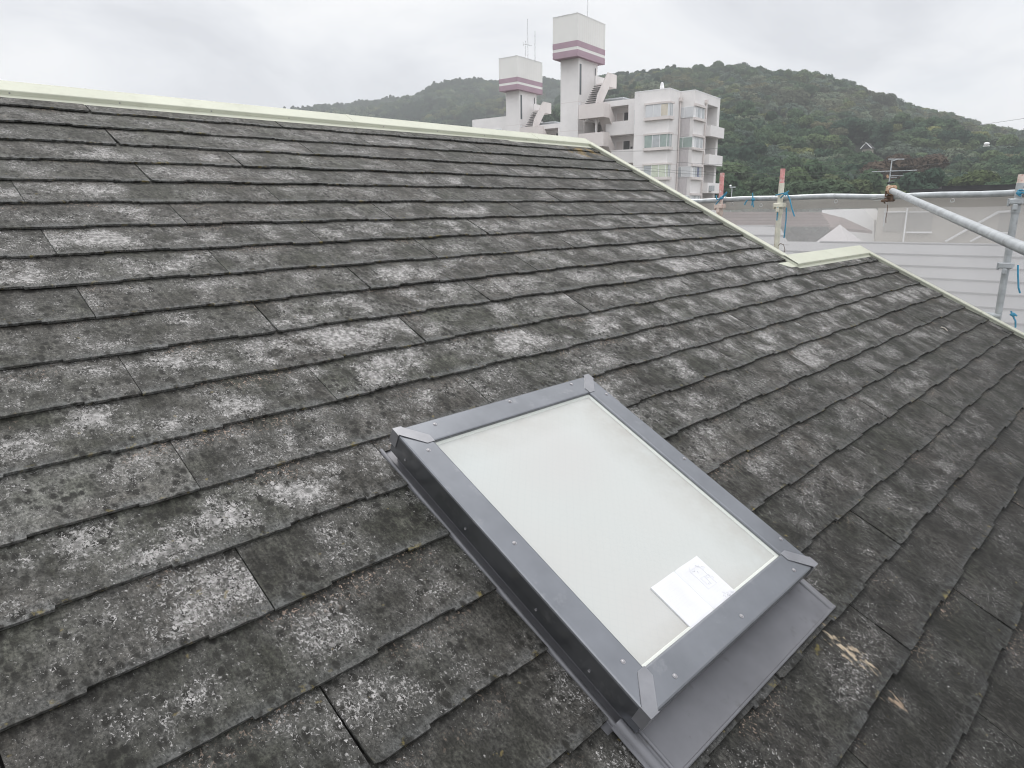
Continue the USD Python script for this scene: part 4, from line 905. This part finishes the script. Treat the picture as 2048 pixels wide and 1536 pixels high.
            P('floor_joint', cat_([bx(-.006, -.001, 0, 3.7, z0 - 1.62, z0 - 1.58), bx(0, 2.7, -.006, -.001, z0 - 1.62, z0 - 1.58)]), 'plaster_shade')
        for a, b_ in ((2.45, -.12), (5.55, -1.62)):
            P('downpipe', cat_([tube([(a, b_, 1), (a, b_, ZT - .75)], .075, 8), bx(a - .16, a + .16, b_ - .14, b_ + .11, ZT - .95, ZT - .6)]), 'plaster_shade')
        P('roof_vent', tube([(.6, 1.1, ZT), (.6, 1.1, ZT + .25), (.6, 1.1, ZT + .65), (.6, 1.1, ZT + .75)], [.16, .22, .14, .05], 10), 'white_trim')
    if leftwing:
        lw = man(bx(.5, 9, 12.5, 18.8, 0, 19.2)) - man(bx(0, 1.7, 16.9, 18.3, 15.2, 17.9))
        P('left_wing', tri(lw), 'plaster')
        w = P('strip_window', bx(.44, .5, 13.6, 15.6, 16.3, 17.7), 'white_trim')
        for j in range(4): P('pane', bx(.41, .44, 13.65 + j * .5, 14.1 + j * .5, 16.35, 17.65), ['curtain_white', 'curtain_grey'][j % 2], w)
    return t
flats(0, 0, 'nearer block of flats with bay windows and the taller looking mauve banded tower', True, False)
flats(11.8, 16.0, 'farther flats whose smaller looking mauve banded tower rises over the ridge cap', False, True)

# aerials of the flats
def mast(label, px, y0, y1, D, cross=None):
    t = thing('aerial_mast', label, 'aerial', at_depth(px, y0, D)); part('mast', tube([at_depth(px, y0, D), at_depth(px, y1, D)], .04, 6), 'pale_wire', t)
    for a, b in cross or (): part('crossbar', tube([at_depth(*a, D), at_depth(*b, D)], .03, 6), 'pale_wire', t)
mast('short mast with a crossbar on the smaller tower', 1051.5, 121, 82, 88, [((1046, 88), (1063, 91)), ((1046, 84), (1047.5, 92))])
mast('plain thin mast right of the crossbar mast on the smaller tower', 1070, 125, 62, 88)

# ------------------------------------------------------------------ small house in the wood, power lines
def hut():
    c = HUT; t = thing('hillside_house', 'tiny house with a grey gable roof among the trees on the hill', 'house', c - [0, 0, 4])
    part('wall', bx(c[0] - 1.2, c[0] + 1.4, c[1] - 1.1, c[1] + 1.1, c[2] - 6.5, c[2] - .1), 'beige_wall', t)
    z = c[2]; pr_ = np.array([(c[0] - 1.6, c[1] - 1.5, z - .1), (c[0] - 1.6, c[1] + 1.5, z - .1), (c[0] - 1.6, c[1] + .2, z + 1.5)])
    part('roof', loft(pr_, pr_ + [3.4, 0, 0]), 'charcoal_roof', t)
    part('barge_board', tube([pr_[1], pr_[2], pr_[0]], .12, 6), 'white_trim', t)
hut()
def wires(label, pts, D0, D1, r=.013):
    a, b = at_depth(*pts[0], D0), at_depth(*pts[1], D1); n = 24; q = []
    for t_ in np.linspace(-.6, 1.6, n): q.append(a + (b - a) * t_ + np.array([0, 0, -.25 * (1 - (2 * t_ - 1) ** 2)]))
    part('power_line', tube(q, r, 5), 'wire', smooth=True, label=label, cat='power line', group='power lines in front of the hill')
wires('high power line crossing the hill and rising to the right', [(1440, 297), (2048, 237)], 46, 44, .009)
wires('power line passing through the white cable closure', [(1600, 331), (2048, 284)], 40, 38, .009)
wires('upper of two wires crossing the flats at the third windows', [(1265, 334), (1700, 342)], 44, 44, .009)
wires('lower of two wires crossing the flats at the third windows', [(1265, 339), (1700, 349)], 44, 44, .009)
def closure():
    c = at_depth(1973.5, 287.5, 38); t = thing('cable_closure', 'white rounded cable closure hanging on the power line at right', 'cable closure', c)
    m = trimesh.creation.icosphere(3, .13); m.apply_scale((.8, 1.1, .75)); m.apply_translation(c); part('shell', m, 'white_trim', t, smooth=True)
    part('hanger', tube([c + [0, -.16, -.12], c + [0, .16, -.12]], .03, 6), 'white_trim', t)
closure()

tree(1930, 338, 118, 5.0, 'leaf_yellow', 'round', 201, 'yellow tinged round tree low at the right foot of the hill', 1.25)
tree(1808, 306, 128, 4.8, 'leaf_russet', 'round', 202, 'dark russet brown tree behind the crossbar aerial', 1.2)
tree(1685, 346, 112, 4.2, 'leaf_olive', 'round', 203, 'olive tinted bushy tree midway between cream post and aerial', 1.2)
tree(2010, 352, 100, 4.6, 'leaf_green', 'round', 204, 'mid green bushy tree beside the right hand post', 1.3)
tree(1500, 340, 120, 5.5, 'leaf_dark', 'tall', 205, 'dark upright tree between the two red topped posts', 1.2)
tree(1640, 352, 105, 4.4, 'leaf_dark', 'round', 206, 'dark green bush just right of the cream post', 1.3)

# ------------------------------------------------------------------ haze
part('haze', bx(-1600, 1600, -1600, 1600, -1.7, 210), 'haze_air', kind='stuff', label='thin pale haze in the air over the hill', cat='haze')
